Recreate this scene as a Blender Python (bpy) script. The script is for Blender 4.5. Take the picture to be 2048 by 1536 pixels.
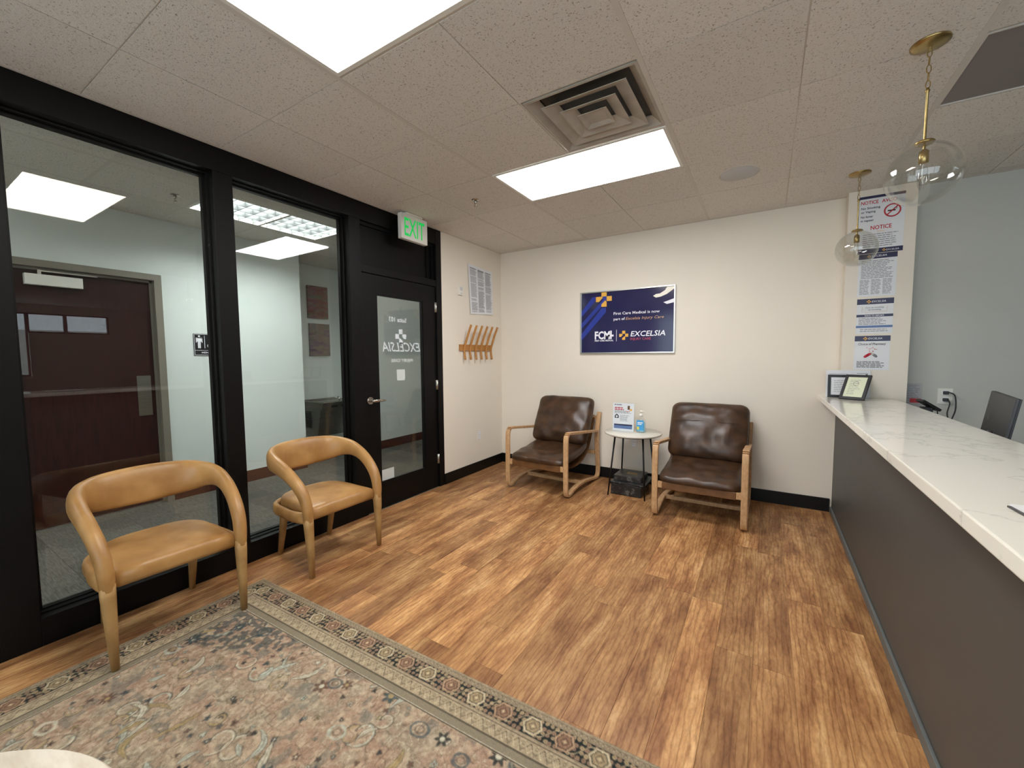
import bpy, bmesh, math, random
import numpy as np
from mathutils import Vector, Matrix, noise
R = math.radians
random.seed(7)
S = bpy.context.scene
COL = S.collection
for o in list(bpy.data.objects):
    bpy.data.objects.remove(o)

# ------------------------------------------------------------------ camera
CAMP = Vector((2.9097, -4.4369, 1.3749))
yaw, pitch, roll = 0.5555, 0.0680, -0.0066
fw = Vector((-math.sin(yaw)*math.cos(pitch), math.cos(yaw)*math.cos(pitch), -math.sin(pitch)))
rt = Vector((math.cos(yaw), math.sin(yaw), 0)); up = rt.cross(fw)
r2 = rt*math.cos(roll)+up*math.sin(roll); u2 = -rt*math.sin(roll)+up*math.cos(roll)
cam = bpy.data.cameras.new('camera'); co = bpy.data.objects.new('camera', cam); COL.objects.link(co)
cam.sensor_fit = 'HORIZONTAL'; cam.sensor_width = 36; cam.lens = 820.81/2048*36; cam.clip_start = .02
m = Matrix((r2, u2, -fw)).transposed().to_4x4(); m.translation = CAMP
co.matrix_world = m; S.camera = co
# ------------------------------------------------------------------ world, exposure, light levels
w = bpy.data.worlds.new('world'); S.world = w; w.use_nodes = True
w.node_tree.nodes['Background'].inputs[0].default_value = (.80, .90, 1, 1)
w.node_tree.nodes['Background'].inputs[1].default_value = 3.9
S.view_settings.view_transform = 'Standard'; S.view_settings.look = 'None'
S.view_settings.gamma = 1; S.view_settings.use_curve_mapping = False
S.view_settings.exposure = 0.0
PANEL_WARM = 22.0; PANEL_NEUTRAL = 22.0; PANEL_HALL = 30.0
H = 2.6663; GX, GY, T = 2.3971, -1.933, .6096

# ------------------------------------------------------------------ materials
def lin(c):
    return tuple((x/255/12.92 if x/255 <= .04045 else ((x/255+.055)/1.055)**2.4) for x in c)+(1,)
class NT:
    def __init__(s, name):
        s.m = bpy.data.materials.new(name); s.m.use_nodes = True
        s.t = s.m.node_tree; s.n = s.t.nodes; s.b = s.n['Principled BSDF']; s.out = s.n['Material Output']
    def add(s, typ, **k):
        n = s.n.new('ShaderNode'+typ)
        for a, v in k.items():
            if a.startswith('i_'): n.inputs[a[2:].replace('_', ' ')].default_value = v
            elif a.startswith('n'): n.inputs[int(a[1:])].default_value = v
            else: setattr(n, a, v)
        return n
    def link(s, a, b): s.t.links.new(a, b)
    def coords(s, scale=(1, 1, 1), obj=True):
        tc = s.add('TexCoord'); mp = s.add('Mapping'); mp.inputs['Scale'].default_value = scale
        s.link(tc.outputs['Object'], mp.inputs[0]); return mp.outputs[0]
    def ramp(s, src, stops):
        r = s.add('ValToRGB'); e = r.color_ramp.elements
        while len(e) < len(stops): e.new(.5)
        for el, (p, c) in zip(e, stops): el.position = p; el.color = c
        s.link(src, r.inputs[0]); return r.outputs[0]
    def bump(s, src, strength=.2, dist=.002):
        b = s.add('Bump'); b.inputs['Strength'].default_value = strength; b.inputs['Distance'].default_value = dist
        s.link(src, b.inputs['Height']); s.link(b.outputs[0], s.b.inputs['Normal'])
    def noise(s, vec, scale, detail=4, rough=.5, out=0):
        n = s.add('TexNoise'); n.inputs['Scale'].default_value = scale; n.inputs['Detail'].default_value = detail
        n.inputs['Roughness'].default_value = rough
        if vec is not None: s.link(vec, n.inputs['Vector'])
        return n.outputs[out]
def mat(name, c, rough=.5, metal=0, var=.06, nscale=12, bump=0, bscale=200, bdist=.001, coat=0, spec=.5, stretch=(1, 1, 1)):
    k = NT(name); b = k.b
    b.inputs['Roughness'].default_value = rough; b.inputs['Metallic'].default_value = metal
    b.inputs['Specular IOR Level'].default_value = spec
    if coat: b.inputs['Coat Weight'].default_value = coat; b.inputs['Coat Roughness'].default_value = .1
    v = k.coords(stretch)
    L = lin(c); lo = tuple(x*(1-var) for x in L[:3])+(1,); hi = tuple(min(1, x*(1+var)) for x in L[:3])+(1,)
    k.link(k.ramp(k.noise(v, nscale), [(.3, lo), (.7, hi)]), b.inputs['Base Color'])
    if bump: k.bump(k.noise(v, bscale, 3), bump, bdist)
    return k.m
def emis(name, c, s):
    k = NT(name); k.b.inputs['Base Color'].default_value = (.8, .8, .8, 1)
    k.b.inputs['Emission Color'].default_value = lin(c); k.b.inputs['Emission Strength'].default_value = s
    return k.m
M = {}
M['wall'] = mat('warm_white_wall_paint', (232, 223, 208), .7, var=.02, nscale=1.5, bump=.12, bscale=160, bdist=.0012)
M['wall_grey'] = mat('grey_wall_tone', (190, 190, 183), .7, var=.02, nscale=1.5, bump=.15, bscale=160, bdist=.0012)
M['wall_hall'] = mat('hall_wall_paint', (214, 220, 216), .6, var=.02, nscale=1.5, bump=.12, bscale=160, bdist=.0012)
M['black_wood'] = mat('black_painted_wood', (7, 6, 6), .5, var=.3, nscale=6, bump=.1, bscale=30, spec=.22, stretch=(12, 12, 1))
M['baseboard'] = mat('black_baseboard', (9, 8, 8), .45, var=.2, spec=.3)
M['red_base'] = mat('dark_red_wood', (72, 32, 26), .4, var=.2, nscale=8, stretch=(8, 1, 8))
M['grid'] = mat('ceiling_grid_metal', (204, 197, 188), .5, var=.03)
M['plain_ceiling'] = mat('plain_ceiling', (218, 212, 204), .85, var=.04)
M['white_plastic'] = mat('white_plastic', (225, 222, 214), .4, var=.02)
M['white_paper'] = mat('white_paper', (228, 229, 232), .75, var=.02, nscale=5)
M['cream_paper'] = mat('cream_paper', (222, 226, 196), .7, var=.02)
M['ink'] = mat('black_ink', (40, 40, 44), .7)
M['ink_grey'] = mat('grey_ink', (125, 127, 134), .7)
M['navy'] = mat('navy_print', (34, 33, 72), .35, var=.06)
M['blue_print'] = mat('blue_print', (38, 56, 150), .3, var=.06)
M['gold_print'] = mat('gold_print', (232, 176, 70), .35, var=.04)
M['tan_print'] = mat('tan_print', (205, 160, 120), .4)
M['cream_print'] = mat('cream_print', (246, 238, 222), .4, var=.02)
M['white_print'] = mat('white_print', (240, 240, 246), .4, var=.02)
M['red_print'] = mat('red_print', (190, 40, 52), .5)
M['pink_print'] = mat('dull_red_print', (178, 66, 84), .5)
M['pale_blue'] = mat('pale_blue_print', (96, 120, 168), .5)
M['silver'] = mat('brushed_aluminium', (205, 205, 200), .3, 1, var=.05)
M['chrome'] = mat('satin_nickel', (190, 184, 176), .25, 1, var=.05)
M['steel'] = mat('stainless_steel', (150, 148, 142), .3, 1, var=.1, nscale=4, stretch=(1, 1, 20))
M['brass'] = mat('aged_brass', (172, 148, 98), .3, 1, var=.15, nscale=30)
M['counter_front'] = mat('charcoal_laminate', (78, 77, 74), .5, var=.05, nscale=3, bump=.05)
M['counter_trim'] = mat('grey_trim', (98, 103, 103), .45, var=.06)
M['black_plastic'] = mat('black_plastic', (22, 22, 24), .4, var=.1)
M['dark_plastic'] = mat('dark_grey_plastic', (62, 62, 62), .4, var=.06)
M['black_metal'] = mat('black_metal', (26, 25, 25), .4, .4, var=.1)
M['door_frame'] = mat('taupe_door_frame', (122, 116, 104), .45, var=.04)
M['red_door'] = mat('dark_red_door_veneer', (42, 13, 11), .5, var=.3, nscale=5, stretch=(10, 10, 1), spec=.2)
M['grey_grille'] = mat('grey_speaker_cloth', (196, 196, 196), .8, var=.05, nscale=90)
M['grey_panel'] = mat('grey_ceiling_panel', (128, 120, 120), .6, var=.04, nscale=3)
M['dark_void'] = mat('dark_duct', (92, 86, 80), .9)
M['desk'] = mat('desk_laminate', (150, 140, 125), .5)
M['peg_wood'] = mat('oak_peg_wood', (178, 124, 62), .4, var=.18, nscale=20, stretch=(6, 6, 1))
M['sanitizer_blue'] = mat('blue_label', (70, 160, 215), .35, var=.1)
M['yellow'] = mat('yellow_label', (225, 210, 70), .4)

def leather(name, dark, lite, rough=.4, scale=9, bump=.35):
    k = NT(name); v = k.coords()
    n = k.noise(v, scale, 3, .5)
    k.link(k.ramp(n, [(.28, lin(dark)), (.72, lin(lite))]), k.b.inputs['Base Color'])
    r = k.ramp(k.noise(v, scale*1.3, 2), [(.2, (rough-.05,)*3+(1,)), (.8, (rough+.1,)*3+(1,))])
    k.link(r, k.b.inputs['Roughness'])
    k.bump(k.noise(v, 260, 3, .6), bump, .0008); return k.m
M['tan_leather'] = leather('caramel_leather', (150, 107, 58), (186, 143, 88), .36, 7, .15)
M['tan_leather_leg'] = leather('caramel_leather_leg', (146, 110, 64), (176, 139, 88), .45, 12, .15)
M['brown_leather'] = leather('brown_leather', (46, 30, 18), (80, 54, 34), .36, 10, .3)
M['sling_leather'] = leather('saddle_brown_leather', (90, 58, 30), (118, 80, 44), .45, 14, .2)
def wood(name, a, b_, stretch=(14, 14, 1.2), rough=.45):
    k = NT(name); v = k.coords(stretch)
    k.link(k.ramp(k.noise(v, 6, 6, .6), [(.3, lin(a)), (.72, lin(b_))]), k.b.inputs['Base Color'])
    k.b.inputs['Roughness'].default_value = rough; return k.m
M['ash_wood'] = wood('ash_bentwood', (176, 134, 92), (206, 168, 124), (10, 4, 4))

def plank_mat():
    k = NT('oak_vinyl_plank'); tc = k.add('TexCoord'); oi = k.add('ObjectInfo')
    off = k.add('VectorMath', operation='SCALE'); off.inputs['Scale'].default_value = 7.31
    k.link(oi.outputs['Location'], off.inputs[0])
    ad = k.add('VectorMath', operation='ADD'); k.link(tc.outputs['Object'], ad.inputs[0]); k.link(off.outputs[0], ad.inputs[1])
    mp = k.add('Mapping'); mp.inputs['Scale'].default_value = (7, 1.5, 1); k.link(ad.outputs[0], mp.inputs[0])
    mp2 = k.add('Mapping'); mp2.inputs['Scale'].default_value = (42, 11, 1); k.link(ad.outputs[0], mp2.inputs[0])
    # broad figure (cathedral grain bands) + fine pores
    n1 = k.noise(mp.outputs[0], 1.6, 5, .62)
    wv = k.add('TexWave', wave_type='BANDS', bands_direction='X'); wv.inputs['Scale'].default_value = 1.9
    wv.inputs['Distortion'].default_value = 9; wv.inputs['Detail'].default_value = 4; wv.inputs['Detail Scale'].default_value = 1.1
    k.link(mp.outputs[0], wv.inputs['Vector'])
    fine = k.noise(mp2.outputs[0], 1.8, 7, .72)
    base = k.ramp(n1, [(.25, lin((118, 77, 48))), (.42, lin((156, 109, 70))), (.57, lin((192, 145, 96))), (.78, lin((226, 186, 134)))])
    mx = k.add('Mix', data_type='RGBA', blend_type='MULTIPLY'); mx.inputs['Factor'].default_value = .62
    k.link(base, mx.inputs['A']); k.link(k.ramp(wv.outputs['Color'], [(.0, (.60, .50, .42, 1)), (.28, (1, 1, 1, 1))]), mx.inputs['B'])
    mx2 = k.add('Mix', data_type='RGBA', blend_type='MULTIPLY'); mx2.inputs['Factor'].default_value = .6
    k.link(mx.outputs['Result'], mx2.inputs['A']); k.link(k.ramp(fine, [(.38, (.62, .56, .50, 1)), (.56, (1.04, 1.03, 1.02, 1))]), mx2.inputs['B'])
    # per-plank tone
    hs = k.add('HueSaturation'); mr = k.add('MapRange'); mr.inputs['To Min'].default_value = .72; mr.inputs['To Max'].default_value = 1.12
    k.link(oi.outputs['Random'], mr.inputs['Value']); k.link(mr.outputs[0], hs.inputs['Value'])
    k.link(mx2.outputs['Result'], hs.inputs['Color']); k.link(hs.outputs[0], k.b.inputs['Base Color'])
    k.b.inputs['Roughness'].default_value = .42; k.b.inputs['Specular IOR Level'].default_value = .35
    k.bump(fine, .12, .0006); return k.m
M['plank'] = plank_mat()

def tile_mat():
    k = NT('fissured_ceiling_tile'); tc = k.add('TexCoord'); oi = k.add('ObjectInfo')
    ad = k.add('VectorMath', operation='ADD'); k.link(tc.outputs['Object'], ad.inputs[0]); k.link(oi.outputs['Location'], ad.inputs[1])
    n = k.noise(ad.outputs[0], 125, 3, .62); n2 = k.noise(ad.outputs[0], 260, 2, .5)
    c = k.ramp(n, [(.33, lin((146, 138, 128))), (.40, lin((216, 210, 202))), (.8, lin((224, 218, 211)))])
    hs = k.add('HueSaturation'); mr = k.add('MapRange'); mr.inputs['To Min'].default_value = .95; mr.inputs['To Max'].default_value = 1.04
    k.link(oi.outputs['Random'], mr.inputs['Value']); k.link(mr.outputs[0], hs.inputs['Value']); k.link(c, hs.inputs['Color'])
    k.link(hs.outputs[0], k.b.inputs['Base Color']); k.b.inputs['Roughness'].default_value = .9
    mm = k.add('Math', operation='ADD'); k.link(n, mm.inputs[0]); k.link(n2, mm.inputs[1]); k.bump(mm.outputs[0], .5, .003); return k.m
M['tile'] = tile_mat()

def quartz():
    k = NT('white_quartz'); v = k.coords((1, 1, 1))
    n = k.noise(v, 2.2, 8, .62)
    vein = k.ramp(n, [(.0, lin((243, 240, 230))), (.485, lin((242, 239, 229))), (.5, lin((222, 220, 212))), (.515, lin((243, 240, 230))), (1, lin((245, 242, 233)))])
    k.link(vein, k.b.inputs['Base Color']); k.b.inputs['Roughness'].default_value = .12; return k.m
M['quartz'] = quartz()
def marble_top():
    k = NT('pale_marble_top'); v = k.coords((1, 4, 1)); n = k.noise(v, 5, 6, .65)
    k.link(k.ramp(n, [(.3, lin((206, 194, 176))), (.6, lin((232, 226, 214)))]), k.b.inputs['Base Color']); k.b.inputs['Roughness'].default_value = .35; return k.m
M['marble'] = marble_top()
def black_marble():
    k = NT('black_marbled_plastic'); n = k.noise(k.coords(), 22, 8, .7)
    k.link(k.ramp(n, [(.45, lin((26, 25, 25))), (.56, lin((44, 43, 43))), (.6, lin((110, 108, 106))), (.64, lin((30, 29, 29)))]), k.b.inputs['Base Color']); k.b.inputs['Roughness'].default_value = .3; return k.m
M['black_marble'] = black_marble()
def carpet():
    k = NT('grey_hall_carpet'); v = k.coords((1, 1, 1))
    br = k.add('TexBrick'); br.inputs['Scale'].default_value = 1; br.inputs['Brick Width'].default_value = 1.0; br.inputs['Row Height'].default_value = .25
    br.inputs['Mortar Size'].default_value = .002; br.inputs['Color1'].default_value = lin((74, 71, 66)); br.inputs['Color2'].default_value = lin((96, 93, 86)); br.inputs['Mortar'].default_value = lin((60, 58, 54))
    k.link(v, br.inputs['Vector'])
    n = k.noise(k.coords((4, 40, 1)), 3, 6, .7)
    mx = k.add('Mix', data_type='RGBA', blend_type='MULTIPLY'); mx.inputs['Factor'].default_value = 1
    k.link(br.outputs['Color'], mx.inputs['A']); k.link(k.ramp(n, [(.35, (.45, .45, .45, 1)), (.65, (1.2, 1.2, 1.2, 1))]), mx.inputs['B'])
    k.link(mx.outputs['Result'], k.b.inputs['Base Color']); k.b.inputs['Roughness'].default_value = .95
    k.bump(k.noise(k.coords(), 400), .4, .002); return k.m
M['carpet'] = carpet()
def glass(name, tint=(1, 1, 1, 1), ior=1.5):
    k = NT(name); k.n.remove(k.b)
    tr = k.add('BsdfTransparent'); tr.inputs[0].default_value = tint
    gl = k.add('BsdfGlossy'); gl.inputs['Roughness'].default_value = 0; gl.inputs['Color'].default_value = (1, 1, 1, 1)
    fr = k.add('Fresnel'); ge = k.add('NewGeometry'); mi = k.add('MapRange'); mi.inputs['To Min'].default_value = ior; mi.inputs['To Max'].default_value = 1/ior; k.link(ge.outputs['Backfacing'], mi.inputs['Value']); k.link(mi.outputs[0], fr.inputs['IOR'])
    mx = k.add('MixShader'); k.link(fr.outputs[0], mx.inputs[0]); k.link(tr.outputs[0], mx.inputs[1]); k.link(gl.outputs[0], mx.inputs[2])
    k.link(mx.outputs[0], k.out.inputs[0]); return k.m
M['glass'] = glass('window_glass', (.95, .965, .955, 1), 1.42)
M['globe_glass'] = glass('clear_globe_glass', (.97, .975, .97, 1), 1.52)
def edge_tint(m_):
    t = m_.node_tree; lw = t.nodes.new('ShaderNodeLayerWeight'); lw.inputs['Blend'].default_value = .25
    cr_ = t.nodes.new('ShaderNodeValToRGB'); e = cr_.color_ramp.elements
    e[0].position = .0; e[0].color = (.975, .98, .975, 1); e[1].position = 1; e[1].color = (.62, .64, .62, 1)
    m1 = e.new(.7); m1.color = (.93, .94, .93, 1)
    t.links.new(lw.outputs['Facing'], cr_.inputs[0])
    tr = [n for n in t.nodes if n.type == 'BSDF_TRANSPARENT'][0]; t.links.new(cr_.outputs[0], tr.inputs[0])
edge_tint(M['globe_glass'])
M['clear'] = glass('clear_plastic', (.97, .98, .98, 1), 1.25)
def vinyl_mat():
    k = NT('frosted_vinyl'); k.b.inputs['Base Color'].default_value = lin((205, 212, 212)); k.b.inputs['Roughness'].default_value = .6
    k.link(k.ramp(k.noise(k.coords(), 8), [(.3, lin((205, 212, 212))), (.7, lin((214, 220, 220)))]), k.b.inputs['Base Color']); return k.m
M['vinyl'] = vinyl_mat()
def art_mat(name, stops, s):
    k = NT(name); n = k.noise(k.coords((1, 1.2, 3)), s, 8, .72)
    k.link(k.ramp(n, stops), k.b.inputs['Base Color']); k.b.inputs['Roughness'].default_value = .5; k.bump(n, .4, .004); return k.m
M['art_red'] = art_mat('abstract_red_canvas', [(.3, lin((40, 42, 38))), (.42, lin((100, 92, 66))), (.52, lin((120, 56, 52))), (.62, lin((88, 26, 34))), (.72, lin((178, 150, 118)))], 5)
M['art_purple'] = art_mat('abstract_purple_canvas', [(.3, lin((66, 52, 66))), (.42, lin((96, 72, 88))), (.52, lin((118, 100, 84))), (.62, lin((88, 82, 70))), (.74, lin((124, 86, 66)))], 5)
M['exit_green'] = emis('exit_letters_green', (20, 220, 95), .62); M['exit_green'].node_tree.nodes['Principled BSDF'].inputs['Base Color'].default_value = lin((10, 120, 50))
M['panel_warm'] = emis('warm_light_diffuser', (255, 247, 234), PANEL_WARM)
M['panel_neutral'] = emis('neutral_light_diffuser', (252, 252, 255), PANEL_NEUTRAL)
M['panel_hall'] = emis('cool_light_diffuser', (250, 253, 250), PANEL_HALL)

# ------------------------------------------------------------------ mesh helpers
def B(): return bmesh.new()
def box(bm, a, b, bev=0, mtx=None):
    xs = sorted((a[0], b[0])), sorted((a[1], b[1])), sorted((a[2], b[2]))
    v = [bm.verts.new((xs[0][i], xs[1][j], xs[2][k])) for i in (0, 1) for j in (0, 1) for k in (0, 1)]
    fs = [bm.faces.new([v[i] for i in f]) for f in ((0, 1, 3, 2), (4, 6, 7, 5), (0, 4, 5, 1), (2, 3, 7, 6), (0, 2, 6, 4), (1, 5, 7, 3))]
    if bev:
        es = {e for f in fs for e in f.edges}
        r = bmesh.ops.bevel(bm, geom=list(es), offset=bev, segments=2, affect='EDGES', profile=.6)
        v = list({x for f in r['faces'] for x in f.verts} | {x for x in v if x.is_valid})
    if mtx is not None:
        for x in v:
            if x.is_valid: x.co = mtx @ x.co
    return bm
def sweep(bm, pts, rad, seg=12, ref=None, power=2, closed=False, smooth=True, cap=True):
    """tube along pts; rad = list of (a,b): a along binormal side, b along ref-ish up"""
    pts = [Vector(p) for p in pts]; n = len(pts)
    if not isinstance(rad, list): rad = [rad]*n
    rad = [(r, r) if not isinstance(r, tuple) else r for r in rad]
    rings = []; prevu = None
    for i, p in enumerate(pts):
        if closed: t = pts[(i+1) % n]-pts[i-1]
        else: t = pts[min(i+1, n-1)]-pts[max(i-1, 0)]
        t.normalize()
        if ref is not None: u = Vector(ref[i] if isinstance(ref, list) else ref)
        elif prevu is not None: u = prevu
        else: u = Vector((0, 0, 1)) if abs(t.z) < .9 else Vector((1, 0, 0))
        u = u-t*u.dot(t); u.normalize(); prevu = u; s = t.cross(u)
        ring = []
        for k in range(seg):
            a = 2*math.pi*(k+.5)/seg; c, sn = math.cos(a), math.sin(a)
            e = 2/power
            cx = math.copysign(abs(c)**e, c); sx = math.copysign(abs(sn)**e, sn)
            ring.append(bm.verts.new(p+s*cx*rad[i][0]+u*sx*rad[i][1]))
        rings.append(ring)
    fs = []
    for i in range(n if closed else n-1):
        a, b = rings[i], rings[(i+1) % n]
        for k in range(seg):
            f = bm.faces.new((a[k], a[(k+1) % seg], b[(k+1) % seg], b[k])); f.smooth = smooth; fs.append(f)
    if cap and not closed:
        bm.faces.new(rings[0][::-1]); bm.faces.new(rings[-1])
    return bm
def lathe(bm, prof, c=(0, 0, 0), seg=32, smooth=True):
    c = Vector(c); rings = []
    for r, z in prof:
        if r < 1e-6: rings.append([bm.verts.new(c+Vector((0, 0, z)))])
        else: rings.append([bm.verts.new(c+Vector((r*math.cos(2*math.pi*k/seg), r*math.sin(2*math.pi*k/seg), z))) for k in range(seg)])
    for a, b in zip(rings, rings[1:]):
        for k in range(seg):
            q = [a[k % len(a)], a[(k+1) % seg % len(a)], b[(k+1) % seg % len(b)], b[k % len(b)]]
            q = list(dict.fromkeys(q))
            if len(q) > 2: f = bm.faces.new(q); f.smooth = smooth
    return bm
def poly(bm, pts, n=(0, 0, 0)):
    """prism from planar points extruded by vector n"""
    a = [bm.verts.new(p) for p in pts]; n = Vector(n)
    bm.faces.new(a)
    if n.length > 0:
        b = [bm.verts.new(Vector(p)+n) for p in pts]; bm.faces.new(b[::-1])
        for i in range(len(a)):
            j = (i+1) % len(a); bm.faces.new((a[i], b[i], b[j], a[j]))
    return bm
def obj(name, bm, m, parent=None, world=True, nofix=False):
    me = bpy.data.meshes.new(name)
    if not nofix: bmesh.ops.recalc_face_normals(bm, faces=bm.faces)
    if parent is not None and world:
        root = parent
        while root.parent: root = root.parent
        bm.transform(root.matrix_basis.inverted())
    bm.to_mesh(me); bm.free()
    o = bpy.data.objects.new(name, me); COL.objects.link(o)
    if m is not None: me.materials.append(m if not isinstance(m, str) else M[m])
    if parent is not None: o.parent = parent
    return o
def tag(o, label, cat, group=None, kind=None):
    o['label'] = label; o['category'] = cat
    if group: o['group'] = group
    if kind: o['kind'] = kind
    return o
def thing(name, label, cat, loc=(0, 0, 0), rz=0, group=None):
    o = bpy.data.objects.new(name, None); COL.objects.link(o); o.empty_display_size = .1
    o.location = loc; o.rotation_euler = (0, 0, rz); o.matrix_basis = Matrix.LocRotScale(Vector(loc), Matrix.Rotation(rz, 3, 'Z'), None)
    return tag(o, label, cat, group)
def struct(name, bm, m, **k):
    o = obj(name, bm, m, **k); o['kind'] = 'structure'; return o
def kids(o): return [c for c in bpy.data.objects if c.parent == o]
def copy_tree(o, parent=None, cm=None):
    c = o.copy(); COL.objects.link(c)
    if parent is not None: c.parent = parent
    for ch in kids(o): copy_tree(ch, c)
    return c
def place(o, loc, rz=0):
    o.matrix_basis = Matrix.LocRotScale(Vector(loc), Matrix.Rotation(rz, 3, 'Z'), None)
def smooth_path(pts, n=6):
    """Catmull-Rom through tuples of any length"""
    P = [np.array(p, float) for p in pts]; P = [2*P[0]-P[1]]+P+[2*P[-1]-P[-2]]; out = []
    for i in range(1, len(P)-2):
        for k in range(n):
            t = k/n; a, b, c, d = P[i-1:i+3]
            out.append(.5*((2*b)+(-a+c)*t+(2*a-5*b+4*c-d)*t*t+(-a+3*b-3*c+d)*t**3))
    out.append(P[-2]); return out
def text(parent, s, m, org, xd, ud, h, width=None, align='LEFT', shear=0, bold=0, name='lettering', depth=.0004):
    """lettering on a plane: org = baseline start, xd reading direction, ud up, h cap height"""
    cu = bpy.data.curves.new('t', 'FONT'); cu.body = s; cu.size = 1; cu.shear = shear; cu.offset = bold; cu.resolution_u = 2
    t = bpy.data.objects.new('t', cu); me = bpy.data.meshes.new_from_object(t)
    bpy.data.objects.remove(t); bpy.data.curves.remove(cu)
    bm = B(); bm.from_mesh(me); bpy.data.meshes.remove(me)
    xs = [v.co.x for v in bm.verts]; w = max(xs)-min(xs); x0 = min(xs)
    sc = h/.70; sx = sc if width is None else width/w
    xd = Vector(xd).normalized(); ud = Vector(ud).normalized(); tot = w*sx
    ox = {'LEFT': 0, 'CENTER': -tot/2, 'RIGHT': -tot}[align]
    for v in bm.verts: v.co = Vector(org)+xd*(ox+(v.co.x-x0)*sx)+ud*(v.co.y*sc)
    return obj(name, bm, m, parent, nofix=True)
def lines(bm, org, xd, ud, nrm, w, h, rows, thick, ragged=.3, seed=1, gap=None):
    """rows of small word-like bars"""
    rr = random.Random(seed); xd = Vector(xd); ud = Vector(ud); nrm = Vector(nrm); org = Vector(org)
    for i in range(rows):
        y = h-(i+.5)*h/rows; x = 0; end = w*(1-rr.random()*ragged)
        while x < end-.004:
            ww = min(rr.uniform(.012, .035), end-x)
            p = org+xd*x+ud*(y-thick/2)
            poly(bm, [p, p+xd*ww, p+xd*ww+ud*thick, p+ud*thick]); x += ww+.004
    return bm
def panel(bm, org, xd, ud, x0, x1, y0, y1, nrm, d):
    org, xd, ud, nrm = map(Vector, (org, xd, ud, nrm))
    return poly(bm, [org+xd*x0+ud*y0, org+xd*x1+ud*y0, org+xd*x1+ud*y1, org+xd*x0+ud*y1], nrm*d)
def cross_logo(parent, m, c, xd, ud, s, nrm, d=.0005, name='emblem'):
    """four squares round a centre, the lower-left ones cut by a diagonal arrow"""
    c, xd, ud, nrm = map(Vector, (c, xd, ud, nrm)); q = s/3
    def P(l): return [c+xd*a*q+ud*b*q for a, b in l]
    shapes = [[(-.5, .5), (.5, .5), (.5, 1.5), (-.5, 1.5)], [(.5, -.5), (1.5, -.5), (1.5, .5), (.5, .5)],
              [(-1.5, -.5), (-.9, -.5), (-.3, .1), (-.55, .5), (-1.5, .5)], [(-.5, -1.5), (.5, -1.5), (.5, -.5), (.3, -.3), (-.5, -.9)]]
    bm = B()
    for l in shapes: poly(bm, P(l), nrm*d)
    return obj(name, bm, m, parent)

# ------------------------------------------------------------------ setting: floor
fl = struct('floor', box(B(), (-.02, -6.6, -.12), (11.6, .02, -.006)), 'desk')
def plank_mesh(w=.1524, l=1.22, g=.0003):
    bm = B(); box(bm, (g, g, -.006), (w-g, l-g, 0), 0)
    bmesh.ops.bevel(bm, geom=[e for e in bm.edges if e.verts[0].co.z > -.001 and e.verts[1].co.z > -.001], offset=.0006, segments=1, affect='EDGES')
    return bm
pm = None; rr = random.Random(11)
nx = int(3.46/.1524)+1
for i in range(nx):
    y = -5.6+rr.uniform(-1.2, 0)
    while y < 0:
        y0 = max(y, -5.6); y1 = min(y+1.22, 0)
        if y1-y0 > .02:
            if pm is None: o = obj('plank', plank_mesh(), 'plank'); pm = o.data
            else: o = bpy.data.objects.new('plank', pm); COL.objects.link(o)
            o.parent = fl; o.location = (i*.1524, y0, 0); o.scale = (1, (y1-y0)/1.22, 1)
        y += 1.22
# ------------------------------------------------------------------ ceiling: tiles and grid
ce = struct('ceiling', box(B(), (-2.0, -6.6, H+.06), (11.6, 2.6, H+.14)), 'plain_ceiling')
SKIP = set()
for i in (-2, -1): SKIP |= {(i, 0), (i, -3)}
SKIP |= {(-1, -1)}                                   # vent
SKIP |= {(2, 0), (3, 0)}                             # unlit grey panel
tm = None
def tile_geo():
    bm = B(); g = .0028
    box(bm, (g, g, .0005), (T-g, T-g, .016))
    return bm
for i in range(-4, 6):
    for j in range(-5, 4):
        x0 = GX+i*T; y0 = GY+j*T; x1 = x0+T; y1 = y0+T
        if (i, j) in SKIP: continue
        cx0, cx1, cy1 = max(x0, 0.0), min(x1, 6.05), min(y1, -.0)
        if cx1-cx0 < .05 or cy1-y0 < .05: continue
        if tm is None: o = obj('ceiling_tile', tile_geo(), 'tile'); tm = o.data
        else: o = bpy.data.objects.new('ceiling_tile', tm); COL.objects.link(o)
        o.parent = ce; o.location = (cx0, y0, H); o.scale = ((cx1-cx0)/T, (cy1-y0)/T, 1)
FIX = {(-2, 0), (-1, 0), (-2, -3), (-1, -3), (-1, -1), (2, 0), (3, 0)}
PAIR = [((-2, 0), (-1, 0)), ((-2, -3), (-1, -3)), ((2, 0), (3, 0))]
def tee(a, b): return obj('ceiling_grid_bar', box(B(), a, b), 'grid', ce)
for i in range(-3, 7):
    x = GX+i*T; runs = []; cur = None
    for j in range(-5, 4):
        y0, y1 = GY+j*T, min(GY+(j+1)*T, 0)
        if any((i-1, j) == p[0] and (i, j) == p[1] for p in PAIR):
            if cur: runs.append(cur); cur = None
            continue
        cur = (cur[0], y1) if cur else (y0, y1)
    if cur: runs.append(cur)
    for y0, y1 in runs: (tee((x-.0122, y0, H-.0012), (x+.0122, min(y1, 0), H+.016)) if i % 2 == 0 else tee((x-.006, y0, H+.0045), (x+.006, min(y1, 0), H+.017)))
for j in range(-5, 4): tee((0, GY+j*T-.006, H+.0035), (6.06, GY+j*T+.006, H+.0165))
tee((0, -5, H-.001), (.02, 0, H+.016)); tee((0, -.02, H-.001), (6.06, 0, H+.016))
obj('ceiling_slab', box(B(), (6.06, -6.6, H+.0), (11.6, 0, H+.05)), 'plain_ceiling', ce)
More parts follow.
